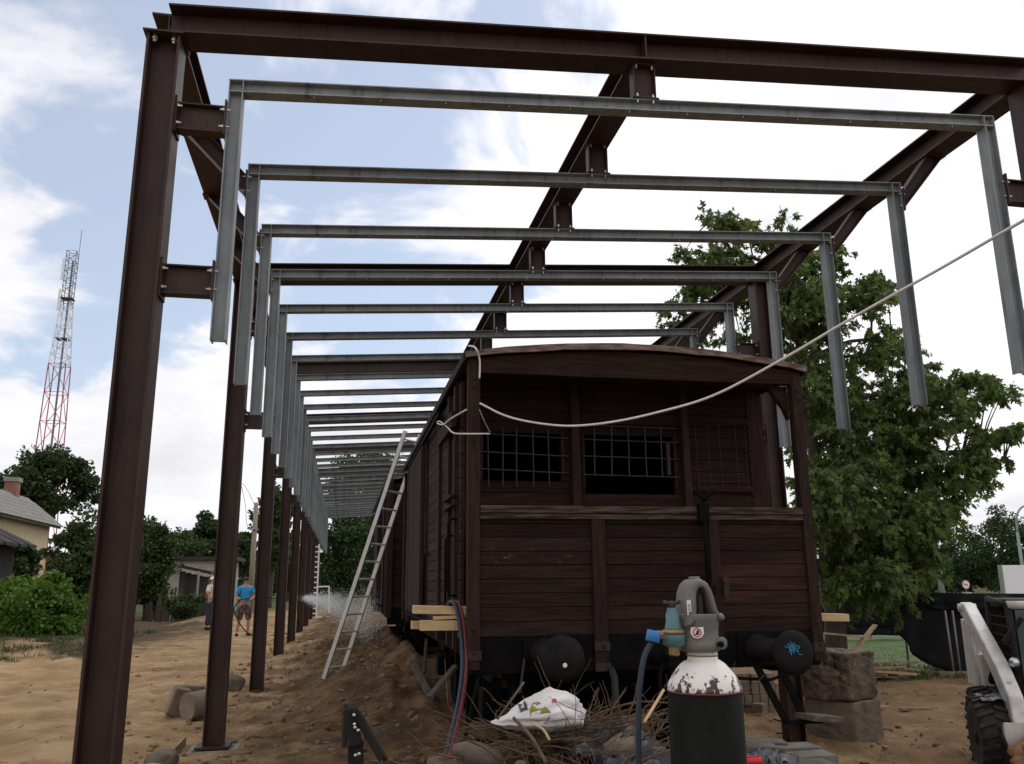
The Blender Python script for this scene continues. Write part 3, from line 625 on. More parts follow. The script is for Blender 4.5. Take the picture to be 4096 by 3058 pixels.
# ------------------------------------------------------------------ freight wagon
def wagon(name, label, x0, y0, front, y_end):
    x1 = x0+2.9; xc = (x0+x1)/2; ZF = 1.257; dn = (x0, y0, 0)
    w = thing(name, label, 'freight wagon', (xc, (y0+y_end)/2, 0.1), 'wooden freight wagons under the canopy')
    yb = y0+0.74 if front else y0                        # body end wall
    BH = 0.105
    rr = random.Random(int(y0*10))
    # ---- roof: shallow arch
    def arc(x): t = (x-xc)/(1.48); return 3.565-0.125*t*t
    xs = np.linspace(x0-0.03, x1+0.03, 19)
    mb = MB(); poly = [(x, arc(x)) for x in xs]+[(x, arc(x)-0.022) for x in xs[::-1]]
    mb.sect((0, y0-0.03, 0), (0, y_end+0.05, 0), (1, 0, 0), (0, 0, 1), poly); mb.build('roof', 'roof_felt', w)
    mb = MB(); poly = [(x, arc(x)+0.006+0.006*rr.random()) for x in xs]+[(x, arc(x)-0.034-0.014*rr.random()) for x in xs[::-1]]
    mb.sect((0, y0-0.055, 0), (0, y0-0.031, 0), (1, 0, 0), (0, 0, 1), poly); mb.build('roof_edge_board', 'roof_edge', w)
    for sx in (x0-0.045, x1+0.02):
        MB().bar((sx+0.012, y0-0.03, arc(x0-0.03)-0.03), (sx+0.012, y_end+0.05, arc(x0-0.03)-0.03), 0.022, 0.06).build('eaves_board', 'roof_felt', w)
    # ---- boards
    def board(xa, xb, yy, z, m='plank', th=0.028, par=None, hh=BH):
        g = 0.004+0.003*rr.random(); dy = 0.003*rr.random()
        o = MB().box(xa, xb, yy+dy, yy+dy+th, z+g*0.5, z+hh-g*0.5).build('board', m, par or w); return o
    def vpost(name, xa, xb, ya, yb_, za, zb, m='post'):
        return MB().box(xa, xb, ya, yb_, za, zb).build(name, m, w, bevel=0.006)
    def rivets(par, pts, ax, r=0.014):
        for p in pts: MB().lathe([(r, -0.002), (r, 0.004), (r*0.75, 0.009), (r*0.3, 0.012)], p, ax, 8).build('bolt_head', 'post', par)
    if front:
        for xa, xb in ((x0, x0+0.096), (x1-0.092, x1)):
            c = vpost('corner_post', xa, xb, y0, y0+0.09, 1.02, 3.405)
            rivets(c, [((xa+xb)/2, y0, z) for z in (3.24, 3.17, 1.32, 1.14)], (0, -1, 0), 0.02)
            MB().box(xa-0.006, xb+0.008, y0-0.008, y0+0.03, 1.09, 1.16).build('iron_strap', 'rust_bar', c)
        # arched head beam
        xs2 = np.linspace(x0+0.096, x1-0.092, 13)
        poly = [(x, 3.292+0.0*x) for x in xs2]+[(x, arc(x)-0.05) for x in xs2[::-1]]
        MB().sect((0, y0+0.005, 0), (0, y0+0.07, 0), (1, 0, 0), (0, 0, 1), poly).build('head_beam', 'plank', w)
        # rail and lower posts
        r = MB().box(x0+0.096, x1-0.092, y0-0.012, y0+0.085, 2.178, 2.236).build('top_rail', 'rail_wood', w, bevel=0.006)
        MB().box(x0+0.096, x1-0.092, y0-0.004, y0+0.08, 2.132, 2.173).build('lower_rail_half', 'rail_wood', r, bevel=0.005)
        for i, (xa, xb) in enumerate(((1.916, 2.026), (2.897, 2.985))):
            c = vpost('lower_post', xa, xb, y0-0.006, y0+0.07, 0.985 if i == 0 else 1.2, 2.131)
            MB().box(xa-0.006, xb+0.006, y0-0.016, y0+0.0, 1.14, 1.205).build('iron_strap', 'rust_bar', c)
            if i == 0: MB().box(xa-0.004, xb+0.01, y0-0.014, y0+0.0, 0.99, 1.05).build('iron_strap', 'rust_bar', c)
            rivets(c, [((xa+xb)/2+0.01, y0-0.016, 1.17)], (0, -1, 0), 0.018)
        for pi, (xa, xb) in enumerate(((x0+0.096, 1.916), (2.026, 2.897), (2.985, x1-0.092))):
            for i in range(8):
                z = ZF+i*BH
                m = 'plank'
                if pi == 0 and i in (5, 6): m = 'plank_worn'
                if pi == 2 and i in (2, 4, 5, 3): m = 'plank_red'
                board(xa, xb, y0+0.03, z, m)
            board(xa, xb, y0+0.033, ZF+8*BH+0.002, 'plank', hh=0.03)
        # ceiling and platform floor
        MB().box(x0+0.02, x1-0.02, y0+0.1, yb, ZF-0.045, ZF).build('platform_floor', 'grey_wood', w)
        for i in range(6):
            xa = x0+0.1+i*0.45; MB().box(xa, xa+0.44, y0+0.08, yb, 3.40, 3.418).build('ceiling_board', 'plank', w)
        # corner gusset on the right
        MB().sect((0, y0+0.09, 0), (0, y0+0.15, 0), (1, 0, 0), (0, 0, 1), [(x1-0.09, 3.29), (x1-0.09, 3.0), (x1-0.13, 3.1), (x1-0.27, 3.29)]).build('gusset', 'plank', w)
        # ---- end wall behind the platform with two barred openings
        wins = [(1.17, 1.87, 2.567, 2.955), (2.09, 2.93, 2.47, 2.935)]
        nb = int((3.42-ZF)/BH)+1
        for i in range(nb):
            z = ZF+i*BH; z2 = min(z+BH, 3.41); cuts = []
            for (a, b, c, d) in wins:
                if z+0.02 < d and z2-0.02 > c: cuts.append((a, b))
            xa = x0+0.1
            for (a, b) in cuts+[(x1-0.12, None)]:
                if a-xa > 0.03: board(xa, a, yb, z, 'plank', hh=z2-z)
                xa = b
        for (a, b, c, d) in wins:
            fr = MB(); fr.box(a-0.03, a, yb-0.012, yb+0.06, c, d); fr.build('window_jamb', 'post', w)
            fr = MB(); fr.box(b, b+0.03, yb-0.012, yb+0.06, c, d); fr.build('window_jamb', 'post', w)
        for xa, xb in ((1.955, 2.03), (2.995, 3.06)): vpost('wall_post', xa, xb, yb-0.085, yb-0.005, ZF, 3.41)
        vpost('wall_post', x0+0.005, x0+0.1, yb-0.01, yb+0.09, 1.1, 3.4)
        c = vpost('wall_post', x1-0.16, x1-0.02, yb-0.01, yb+0.09, 1.1, 3.4); rivets(c, [(x1-0.14, yb-0.01, z) for z in np.arange(2.3, 3.3, 0.105)], (0, -1, 0), 0.015)
        # grilles
        def grille(a, b, c, d, vs, hs, tilt, m='bar_iron', r=0.0065, yy=None):
            yy = yy or yb-0.03
            g = MB().tube([(a, yy, hs[0]+tilt*0.5), (b, yy, hs[0]-tilt*0.5)], r, 6).build('grille', m, w)
            for h in hs[1:]: MB().tube([(a, yy, h+tilt*0.5), (b, yy, h-tilt*0.5)], r, 6).build('bar', m, g)
            for x in vs:
                k = 0.012*(rr.random()-0.5); MB().tube([(x-k, yy-0.012, c), (x+k, yy-0.012, d)], r, 6).build('bar', m, g)
        grille(1.06, 1.93, 2.46, 2.975, (1.21, 1.34, 1.46, 1.61, 1.75), (2.60, 2.75, 2.91), 0.03)
        grille(2.06, 2.97, 2.56, 3.02, (2.17, 2.33, 2.49, 2.65, 2.80), (2.57, 2.735, 2.885, 3.015), 0.012)
        grille(3.09, 3.67, 2.48, 3.06, (3.14, 3.26, 3.37, 3.53, 3.63), (3.06,), 0.0, 'rust_bar', 0.004)
        MB().box(3.075, 3.67, yb-0.04, yb-0.002, 2.44, 2.49).build('sill', 'plank', w)
        MB().box(3.075, 3.67, yb-0.04, yb-0.002, 3.07, 3.12).build('lintel', 'plank', w)
        MB().box(2.845, 2.875, yb-0.06, yb-0.02, 2.58, 2.87).build('shutter_batten', 'rust_bar', w)
        # handbrake column
        hb = MB().tube([(2.845, y0-0.05, 1.55), (2.845, y0-0.05, 2.30)], 0.016, 10).build('brake_rod', 'black_iron', w, True)
        MB().box(2.80, 2.88, y0-0.075, y0-0.013, 2.11, 2.26).build('rod_bracket', 'black_iron', hb)
        MB().box(2.79, 2.90, y0-0.08, y0-0.007, 1.55, 1.62).build('rod_bracket', 'black_iron', hb)
        MB().tube([(2.80, y0-0.05, 2.42), (2.812, y0-0.05, 2.32), (2.86, y0-0.05, 2.30), (2.925, y0-0.06, 2.36), (2.93, y0-0.06, 2.375)], [0.014, 0.016, 0.03, 0.012, 0.016], 8).build('crank_handle', 'black_iron', hb, True)
        lv = MB().box(2.985, 3.03, y0-0.03, y0-0.007, 1.53, 1.64).build('latch', 'rust_bar', w); MB().lathe([(0.03, 0), (0.03, 0.02)], (3.0, y0-0.03, 1.66), (0, -1, 0), 12).build('latch_ring', 'rust_bar', lv)
    # ---- side walls
    ys0 = yb-0.15 if front else yb
    for sx, nm in ((x0, 'L'), (x1, 'R')):
        xa = sx+0.02 if nm == 'L' else sx-0.05
        ya = ys0 if nm == 'L' else yb
        first = None
        for i in range(20):
            z = ZF+i*BH; z2 = min(z+BH, 3.37); g = 0.008
            MB().box(xa+0.003*rr.random(), xa+0.03, ya, y_end, z+g/2, z2-g/2).build('side_board', 'side_plank', w)
        for yy, wd in ((yb+0.06, 0.11), (yb+0.52, 0.09), (yb+1.35, 0.16), (yb+2.75, 0.16), (yb+3.3, 0.1), (yb+4.3, 0.1), (yb+5.3, 0.1), (y_end-0.1, 0.14)):
            xp = sx if nm == 'L' else sx-0.06
            MB().box(xp-0.012, xp+0.06+0.012, yy-wd/2, yy+wd/2, 1.12, 3.36).build('side_post', 'post', w, bevel=0.006)
        # sliding door with rails
        xd = sx-0.05 if nm == 'L' else sx+0.02
        d = MB().box(xd, xd+0.03, yb+2.76, yb+4.55, 1.3, 3.25).build('sliding_door', 'side_plank', w)
        for i in range(9): 
            yy = yb+2.78+i*0.195; MB().box(xd-0.010, xd+0.0, yy, yy+0.188, 1.32, 3.23).build('door_board', 'side_plank', d)
        for zz in (1.24, 3.27): MB().box(xd-0.005, xd+0.035, yb+1.0, yb+5.0, zz, zz+0.04).build('door_rail', 'black_iron', w)
    if front:
        MB().box(x0-0.055, x0-0.015, yb-0.12, yb+1.0, 2.96, 3.10).build('name_board', 'plank', w)
        s = MB().box(x0-0.05, x0-0.012, yb-0.05, yb+0.55, 2.29, 2.31).build('lamp_bracket', 'post', w)
        MB().box(x0-0.05, x0-0.012, yb-0.05, yb+0.55, 2.37, 2.39).build('bracket_bar', 'post', s)
        for ya, za, zb in ((yb+0.12, 1.38, 2.05), (yb-0.05, 1.55, 2.18)):
            MB().tube([(x0+0.0, ya+0.02, zb), (x0-0.05, ya, zb), (x0-0.07, ya, zb-0.04), (x0-0.07, ya, za+0.04), (x0-0.05, ya, za), (x0+0.0, ya+0.02, za)], 0.011, 8).build('grab_handle', 'black_iron', w, True)
        MB().tube([(x0-0.012, yb+2.0, 1.95), (x0-0.08, yb+2.0, 1.95), (x0-0.08, yb+2.0, 1.4)], 0.012, 8).build('grab_handle', 'black_iron', w, True)
    # far end wall
    for i in range(20):
        z = ZF+i*BH; MB().box(x0+0.06, x1-0.06, y_end-0.04, y_end-0.012, z+0.004, min(z+BH, 3.41)-0.004).build('end_board', 'plank', w)
    if not front:
        for i in range(20):
            z = ZF+i*BH; MB().box(x0+0.02, x1-0.02, yb, yb+0.028, z+0.004, min(z+BH, 3.42)-0.004).build('end_board', 'plank', w)
        for xa in (x0-0.01, xc-0.5, xc+0.4, x1-0.09): MB().box(xa, xa+0.1, yb-0.07, yb-0.002, 1.1, 3.42).build('end_post', 'post', w)
    MB().box(x0+0.06, x1-0.06, yb+0.03, y_end-0.05, ZF-0.05, ZF-0.005).build('floor', 'grey_wood', w)
    for xa in (x0+0.055, x1-0.075): MB().box(xa, xa+0.02, yb+0.03, y_end-0.045, ZF-0.004, 3.47).build('daylight_block', 'black_iron', w)  # black sheets added inside the side walls to keep daylight out of the body
    xl_ = np.linspace(x0+0.08, x1-0.08, 11); MB().sect((0, y_end-0.08, 0), (0, y_end-0.06, 0), (1, 0, 0), (0, 0, 1), [(x0+0.08, ZF-0.004), (x1-0.08, ZF-0.004)]+[(x, arc(x)-0.012) for x in xl_[::-1]]).build('daylight_block', 'black_iron', w)  # arched black sheet added to close the far-end gap against daylight
    for yy in (y0+3.0, y_end-3.2): MB().box(x0+0.42, x1-0.42, yy, yy+0.08, 0.22, 0.99).build('added_dark_plate', 'black_iron', w)  # plates added to hide the lit sand beyond and keep the underside dark
    if front:
        for xa, xb in ((x0+0.1, 1.93), (2.01, 2.91), (2.97, x1-0.1)): MB().box(xa, xb, y0+0.064, y0+0.072, ZF, 2.12).build('slit_light_block', 'black_iron', w)  # dark sheets added behind the boards to stop light through their gaps
    # ---- underframe
    MB().box(x0+0.03, x1-0.03, y0+0.02, y0+0.14, 0.985, 1.245).build('headstock', 'black_iron', w, bevel=0.01)
    MB().box(x0+0.03, x1-0.03, y_end-0.14, y_end-0.03, 0.985, 1.2).build('headstock', 'black_iron', w, bevel=0.01)
    for sx in (x0+0.28, x1-0.40): MB().box(sx, sx+0.12, y0+0.141, y_end-0.141, 0.94, 1.205).build('sole_bar', 'black_iron', w)
    for yy in (y0+1.75, y_end-1.6):
        ax = MB().tube([(xc-1.0, yy, 0.56), (xc+1.0, yy, 0.56)], 0.07, 12).build('axle', 'black_iron', w, True)
        for sg in (-1, 1):
            MB().lathe([(0.09, -0.09), (0.13, -0.06), (0.14, -0.03), (0.40, -0.02), (0.42, -0.06), (0.475, -0.055), (0.465, 0.06), (0.50, 0.068), (0.50, 0.095), (0.42, 0.095), (0.40, 0.03), (0.14, 0.04), (0.12, 0.09)], (xc+sg*0.79, yy, 0.56), (-sg, 0, 0), 32).build('wheel', 'black_iron', ax, True)
            MB().box(xc+sg*0.98-0.1, xc+sg*0.98+0.1, yy-0.13, yy+0.13, 0.45, 0.70).build('axle_box', 'black_iron', w, bevel=0.02)
            for lv in range(4): MB().box(xc+sg*0.98-0.04, xc+sg*0.98+0.04, yy-0.55+lv*0.1, yy+0.55-lv*0.1, 0.87-lv*0.035, 0.90-lv*0.035).build('leaf_spring', 'black_iron', w)
    if front:
        for bx, bz in ((1.506, 1.138), (3.232, 1.137)):
            b = MB().lathe([(0.11, -0.0), (0.10, 0.10), (0.085, 0.12), (0.085, 0.34), (0.06, 0.345), (0.06, 0.58), (0.135, 0.59), (0.158, 0.60), (0.158, 0.615), (0.11, 0.630), (0.03, 0.638)], (bx, y0+0.02, bz), (0, -1, 0), 40).build('buffer', 'buffer', w, True)
            MB().box(bx-0.15, bx+0.15, y0-0.012, y0+0.018, bz-0.14, bz+0.10).build('buffer_plate', 'black_iron', b)
            if bx < 2: 
                MB().lathe([(0.016, 0), (0.013, 0.002)], (bx+0.01, y0+0.02-0.641, bz-0.04), (0, -1, 0), 10).build('white_mark', 'white_paint', b)
            else:
                m = MB(); q = random.Random(5); yy = y0+0.02-0.6395
                c = Vector((bx-0.025, yy, bz+0.035))
                for k in range(11):
                    a = k/11*math.tau; r1 = 0.02+0.03*q.random(); m.bar(c+Vector((0.008*math.cos(a), 0, 0.008*math.sin(a))), c+Vector((r1*math.cos(a)*1.15, 0, r1*math.sin(a))), 0.006, 0.005, (0, 1, 0))
                pts = [(0.045, 0.01), (0.06, 0.015), (0.062, 0.0), (0.05, -0.004), (0.045, -0.03), (0.055, -0.045), (0.08, -0.045)]
                for (a1, b1), (a2, b2) in zip(pts, pts[1:]): m.bar(c+Vector((a1, 0, b1)), c+Vector((a2, 0, b2)), 0.004, 0.005, (0, 1, 0))
                m.build('blue_scribble', 'blue_paint', b)
        hk = MB().tube([(xc, y0+0.02, 1.06), (xc, y0-0.18, 1.06), (xc, y0-0.26, 1.10), (xc, y0-0.28, 1.16), (xc, y0-0.24, 1.18)], [0.035, 0.035, 0.035, 0.028, 0.018], 10).build('coupling_hook', 'black_iron', w, True)
        MB().tube([(xc+0.05*math.cos(t), y0-0.24, 0.93+0.13*math.sin(t)) for t in np.linspace(0, math.tau, 17)], 0.016, 8).build('coupling_link', 'black_iron', hk, True)
        MB().tube([(xc-0.35, y0-0.02, 1.0), (xc-0.36, y0-0.12, 0.95), (xc-0.36, y0-0.14, 0.7), (xc-0.3, y0-0.1, 0.58)], 0.028, 8).build('brake_hose', 'black_rubber', w, True)
        # right footstep: two hangers and a plank
        for (xa, xb) in ((3.22, 3.40), (3.42, 3.56)):
            sh_ = MB(); sh_.bar((xa, y0-0.02, 1.0), (xb, y0-0.10, 0.58), 0.055, 0.02, (0, 1, 0)); sh_.bar((xb-0.02, y0-0.10, 0.59), (xb+0.13, y0-0.10, 0.585), 0.03, 0.055, (0, 1, 0)); sh_.build('step_hanger', 'black_iron', w)
        MB().bar((3.50, y0-0.18, 0.635), (3.80, y0-0.10, 0.60), 0.20, 0.045).build('footstep', 'old_grey_step', w, bevel=0.006)
        MB().tube([(2.72, y0-0.05, 0.93), (3.0, y0-0.09, 0.92), (3.3, y0-0.09, 0.90), (3.44, y0-0.05, 0.93)], 0.012, 6).build('uncoupling_bar', 'black_iron', w)
        # left step remains
        MB().tube([(x0+0.1, y0+0.05, 1.0), (x0-0.02, y0-0.0, 0.55), (x0+0.25, y0-0.05, 0.53)], 0.016, 6).build('step_hanger', 'black_iron', w)
        MB().tube([(x0-0.25, y0+0.55, 1.22), (x0-0.27, y0+0.5, 0.98), (x0-0.29, y0+0.5, 0.93), (x0-0.17, y0+0.45, 0.92)], 0.014, 6).build('drain_pipe', 'rust_bar', w)
        MB().tube([(x0+0.42, y0-0.05, 1.1), (x0+0.38, y0-0.06, 0.86)], 0.01, 6).build('pin', 'bar_iron', w)
        for xx in (xc-0.55, xc+0.35): MB().tube([(xx, y0+0.3, 0.45), (xx, y0+0.3, 0.985)], 0.03, 8).build('brake_hanger', 'black_iron', w)
    return w
wagon('freight_wagon', 'weathered dark brown wooden freight wagon with barred windows and round buffers, nearest', 0.934, 6.51, True, 13.62)
wagon('freight_wagon', 'second brown wooden freight wagon, half hidden behind the leaning ladder', 0.74, 14.85, False, 22.0)
for cx, lab in ((2.384-0.76, 'left rusty rail of the track under the wagons'), (2.384+0.76, 'right rusty rail of the track under the wagons')):
    r = MB().ibeam((cx, 6.0, 0.0), (cx, 24, 0.0), (0, 0, 1), 0.13, 0.11, 0.02, 0.025).build('track_rail', 'rust_bar', None, origin=(cx, 6.0, -0.065)); tag(r, lab, 'rail', 'track rails')

# ------------------------------------------------------------------ timbers through the wagon platform
def timber(name, label, p, q, w, h, m='pale_wood', cat='timber', group=None, bev=0.004):
    o = MB().bar(p, q, w, h).build(name, m, None, bevel=bev, origin=p); return tag(o, label, cat, group)
timber('timber_plank', 'long pale sawn plank through the wagon platform, sticking out at both sides', (0.55, 6.83, 1.455), (4.235, 6.83, 1.335), 0.14, 0.062, group='pale timbers on the wagon platform')
timber('timber_plank', 'pale sawn beam under the top plank at the left side of the wagon', (0.60, 6.74, 1.338), (2.9, 6.76, 1.320), 0.11, 0.075, group='pale timbers on the wagon platform')
timber('timber_plank', 'short pale beam end just behind the lower timber at the wagon side', (0.545, 6.90, 1.335), (2.7, 6.90, 1.325), 0.10, 0.06, group='pale timbers on the wagon platform')
sp = MB()
sp.bar((0.70, 6.73, 1.392), (0.93, 6.73, 1.398), 0.09, 0.022)
q = random.Random(3)
for i in range(12): sp.bar((0.86+0.01*i, 6.69+0.07*q.random(), 1.39), (0.90+0.06*q.random()+0.01*i, 6.68+0.09*q.random(), 1.40+0.03*q.random()), 0.02, 0.01)
sp.bar((0.93, 6.74, 1.4), (1.3, 6.75, 1.405), 0.07, 0.018)
tag(sp.build('splintered_board', 'pale_wood', None, origin=(0.8, 6.73, 1.38)), 'splintered pale board end squeezed between the two timbers', 'board')

# ------------------------------------------------------------------ ladders
def ladder(name, label, foot, top, across, width, nr, rail, m, mr, rr_=0.016):
    foot, top, across = Vector(foot), Vector(top), Vector(across).normalized()
    t = thing(name, label, 'ladder', foot); d = (top-foot); nrm = d.normalized().cross(across)
    for k in (0, 1):
        o = foot+across*width*k; MB().bar(o, o+d, rail[0], rail[1], nrm).build('rail', m, t, bevel=0.004)
        MB().bar(o-d.normalized()*0.005, o+d.normalized()*0.05, rail[0]*1.12, rail[1]*1.08, nrm).build('rubber_foot', 'black_rubber', t)
    L_ = d.length
    for i in range(nr):
        s = 0.22+i*(L_-0.35)/(nr-1); c = foot+d.normalized()*s
        ro = MB().tube([c-across*0.012, c+across*(width+0.012)], rr_, 8).build('rung', mr, t)
    return t
lf = at(697, 1475, Z=0.14); acr = Vector((0.616, 0.788, 0))
lz = gh(lf.x, lf.y); lf = at(697, 1475, Z=lz+0.01)
best = None
for s_ in np.arange(0.4, 2.2, 0.02):
    for h_ in np.arange(2.4, 4.4, 0.02):
        P = lf+Vector((0.788*s_, -0.616*s_, h_)); dv = np.array(P)-np.array([0, 0, EYE]); dp = dv@_f
        e = math.hypot(2048+F_PX*(dv@RT)/dp-877*K, 1529-F_PX*(dv@UP)/dp-932*K)
        if best is None or e < best[0]: best = (e, P)
ladder('leaning_ladder', 'long aluminium ladder leaning against the left side of the nearest wagon', lf, best[1], acr, 0.42, 14, (0.028, 0.07), 'alu', 'alu_rung', 0.017)
fy = 40.0
f2 = at(682, 1342, Y=fy); f2.z = gh(f2.x, f2.y); t2 = at(689, 1176, Y=fy)
fl = ladder('white_ladder', 'far white ladder standing upright at the far end of the left columns', f2+Vector((-0.36, 0, 0)), t2+Vector((-0.36, 0, 0)), (1, 0.0, 0), 0.38, 14, (0.07, 0.03), 'white_alu', 'white_alu', 0.03)
MB().box(f2.x-0.02, f2.x+0.85, fy-0.05, fy+0.05, f2.z+0.02, f2.z+0.1).build('stabilizer_bar', 'white_alu', fl)

# ------------------------------------------------------------------ white cable
cb = thing('power_cable', 'white cable sagging from the wagon corner post up to the right edge', 'cable', (1.0, 6.5, 3.0))
cyv = lambda u: 6.49-(6.49-2.6)*u**1.15
path = []
for vx, vy in ((1037, 872), (1090, 898), (1150, 913), (1230, 921), (1320, 913), (1420, 892), (1540, 856), (1680, 783), (1850, 683), (2030, 582), (2213, 476), (2420, 355)):
    u = (vx-1037)/(2420-1037); path.append(at(vx, vy, Y=cyv(u)))
path += [path[-1]+Vector((1.6, -1.3, 0.45)), path[-1]+Vector((5.5, -5.0, 1.9))]
MB().tube(spline(path, 8), 0.0085, 8).build('sagging_span', 'cable', cb, True)
p1 = [at(1027, 752, Y=6.44), at(1036, 775, Y=6.47), at(1037, 800, Y=6.47), at(1036, 818, Y=6.47)]
MB().tube(spline([at(1013, 748, Y=6.9)]+p1, 6), 0.008, 6).build('roof_loop', 'cable', cb, True)
p2 = [at(1008, 886, Y=6.49), at(975, 905, X=0.87), at(958, 918, X=0.86), at(945, 915, X=0.86), at(950, 911, X=0.87), at(965, 922, X=0.87), at(980, 936, X=0.87), at(1008, 938, Y=6.46), at(1035, 938, Y=6.47), at(1058, 938, Y=6.55)]
MB().tube(spline(p2, 8), 0.007, 6).build('tie_loop', 'cable', cb, True)
MB().tube(spline([at(1036, 885, Y=6.5), at(1046, 910, Y=6.52), at(1060, 937, Y=6.56)], 6), 0.005, 6).build('tie_end', 'galv', cb, True)

# ------------------------------------------------------------------ gas cylinder in the foreground
CX, CY = 1.137, 2.66
def cyl_white_mat():
    m = bpy.data.materials.new('flaking_white_paint'); m.use_nodes = True; t = m.node_tree; lk = t.links; b = t.nodes['Principled BSDF']
    b.inputs['Roughness'].default_value = 0.45
    tcn = t.nodes.new('ShaderNodeTexCoord'); sp = t.nodes.new('ShaderNodeSeparateXYZ'); lk.new(tcn.outputs['Object'], sp.inputs[0])
    mp = t.nodes.new('ShaderNodeMapping'); mp.inputs['Scale'].default_value = (1.3, 1.3, 0.5); lk.new(tcn.outputs['Object'], mp.inputs[0])
    def nz(sc, d, off):
        n = t.nodes.new('ShaderNodeTexNoise'); n.inputs['Scale'].default_value = sc; n.inputs['Detail'].default_value = d; n.inputs['Roughness'].default_value = 0.7
        ad = t.nodes.new('ShaderNodeVectorMath'); ad.inputs[1].default_value = off; lk.new(mp.outputs[0], ad.inputs[0]); lk.new(ad.outputs[0], n.inputs['Vector']); return n.outputs['Fac']
    thr = t.nodes.new('ShaderNodeMapRange'); thr.inputs[1].default_value = 1.318; thr.inputs[2].default_value = 1.395; thr.inputs[3].default_value = 0.475; thr.inputs[4].default_value = 0.60
    lk.new(sp.outputs['Z'], thr.inputs[0])
    def gt(a, bv):
        s = t.nodes.new('ShaderNodeMath'); s.operation = 'SUBTRACT'; lk.new(a, s.inputs[0]); lk.new(bv, s.inputs[1])
        r = t.nodes.new('ShaderNodeMapRange'); r.inputs[1].default_value = 0.0; r.inputs[2].default_value = 0.015; lk.new(s.outputs[0], r.inputs[0]); return r.outputs[0]
    flake = gt(nz(27, 5, (3, 1, 2)), thr.outputs[0])
    wcol = t.nodes.new('ShaderNodeMix'); wcol.data_type = 'RGBA'; wcol.inputs['A'].default_value = (0.72, 0.68, 0.60, 1); wcol.inputs['B'].default_value = (0.80, 0.78, 0.76, 1)
    lk.new(nz(9, 5, (0, 5, 0)), wcol.inputs['Factor'])
    dk = t.nodes.new('ShaderNodeMix'); dk.data_type = 'RGBA'; dk.inputs['A'].default_value = (0.03, 0.028, 0.026, 1); dk.inputs['B'].default_value = (0.10, 0.03, 0.024, 1)
    rr = t.nodes.new('ShaderNodeMapRange'); rr.inputs[1].default_value = 0.5; rr.inputs[2].default_value = 0.62; lk.new(nz(22, 3, (8, 8, 1)), rr.inputs[0]); lk.new(rr.outputs[0], dk.inputs['Factor'])
    mx = t.nodes.new('ShaderNodeMix'); mx.data_type = 'RGBA'; lk.new(flake, mx.inputs['Factor']); lk.new(wcol.outputs['Result'], mx.inputs['A']); lk.new(dk.outputs['Result'], mx.inputs['B'])
    lk.new(mx.outputs['Result'], b.inputs['Base Color']); return m
M['cyl_white'] = cyl_white_mat()
cz = gh(CX, CY)
cyl = thing('gas_cylinder', 'tall dark gas cylinder with flaking white shoulder and grey valve guard, foreground', 'gas cylinder', (CX, CY, 0))
R = 0.1155
MB().lathe([(R*0.9, cz-0.01), (R, cz+0.03), (R, 1.315)], (CX, CY, 0), (0, 0, 1), 64).build('body', 'cyl_dark', cyl, True)
sh = [(R+0.0004, 1.3155), (0.1152, 1.322), (0.1128, 1.332), (0.1085, 1.343), (0.1022, 1.354), (0.0945, 1.365), (0.0868, 1.3755), (0.078, 1.386), (0.0685, 1.395), (0.058, 1.4025), (0.050, 1.407), (0.047, 1.410), (0.047, 1.432)]
MB().lathe(sh, (CX, CY, 0), (0, 0, 1), 64).build('shoulder', 'cyl_white', cyl, True, origin=(CX, CY, 0))
MB().lathe([(R+0.0012, 1.3115), (R+0.0014, 1.3165)], (CX, CY, 0), (0, 0, 1), 64).build('paint_line', 'rust_red', cyl, True)
MB().lathe([(0.0485, 1.418), (0.0485, 1.4225)], (CX, CY, 0), (0, 0, 1), 48).build('rust_ring', 'brass', cyl, True)
# valve guard: ring, flared cup, handle loop and back wall
GX_, GY_ = CX-0.008, CY
g = MB().lathe([(0.052, 1.432), (0.062, 1.434), (0.063, 1.462), (0.060, 1.464), (0.061, 1.50), (0.066, 1.528), (0.069, 1.545), (0.066, 1.549), (0.060, 1.545), (0.056, 1.49)], (GX_, GY_, 0), (0, 0, 1), 48)
guard = g.build('valve_guard', 'guard', cyl, True)
def band(pts, wd, th, m, name, par):
    """flat band swept along pts in the XZ plane, wide along Y"""
    mb = MB(); n = len(pts); vs = []; fs = []
    pts = [Vector(p) for p in pts]
    for i, p in enumerate(pts):
        d = (pts[min(i+1, n-1)]-pts[max(i-1, 0)]).normalized(); nr = Vector((-d.z, 0, d.x))
        w_, t_ = wd(i/(n-1)), th(i/(n-1))
        for a, b in ((-0.5, -0.35), (-0.35, -0.5), (0.35, -0.5), (0.5, -0.35), (0.5, 0.35), (0.35, 0.5), (-0.35, 0.5), (-0.5, 0.35)):
            vs.append(p+Vector((0, a*w_, 0))+nr*b*t_)
    for i in range(n-1):
        for k in range(8): fs.append((i*8+k, i*8+(k+1) % 8, (i+1)*8+(k+1) % 8, (i+1)*8+k))
    fs += [tuple(range(7, -1, -1)), tuple(range((n-1)*8, n*8))]
    return mb.add(vs, fs).build(name, m, par, True)
def resamp(pts, n):
    pts = [Vector((a, 0, b)) for a, b in pts]; L_ = [0]
    for p, q_ in zip(pts, pts[1:]): L_.append(L_[-1]+(q_-p).length)
    out = []
    for k in range(n):
        t = L_[-1]*k/(n-1); i = max(j for j in range(len(L_)-1) if L_[j] <= t+1e-9); out.append(pts[i].lerp(pts[i+1], (t-L_[i])/max(1e-9, L_[i+1]-L_[i])))
    return out
n_ = 36
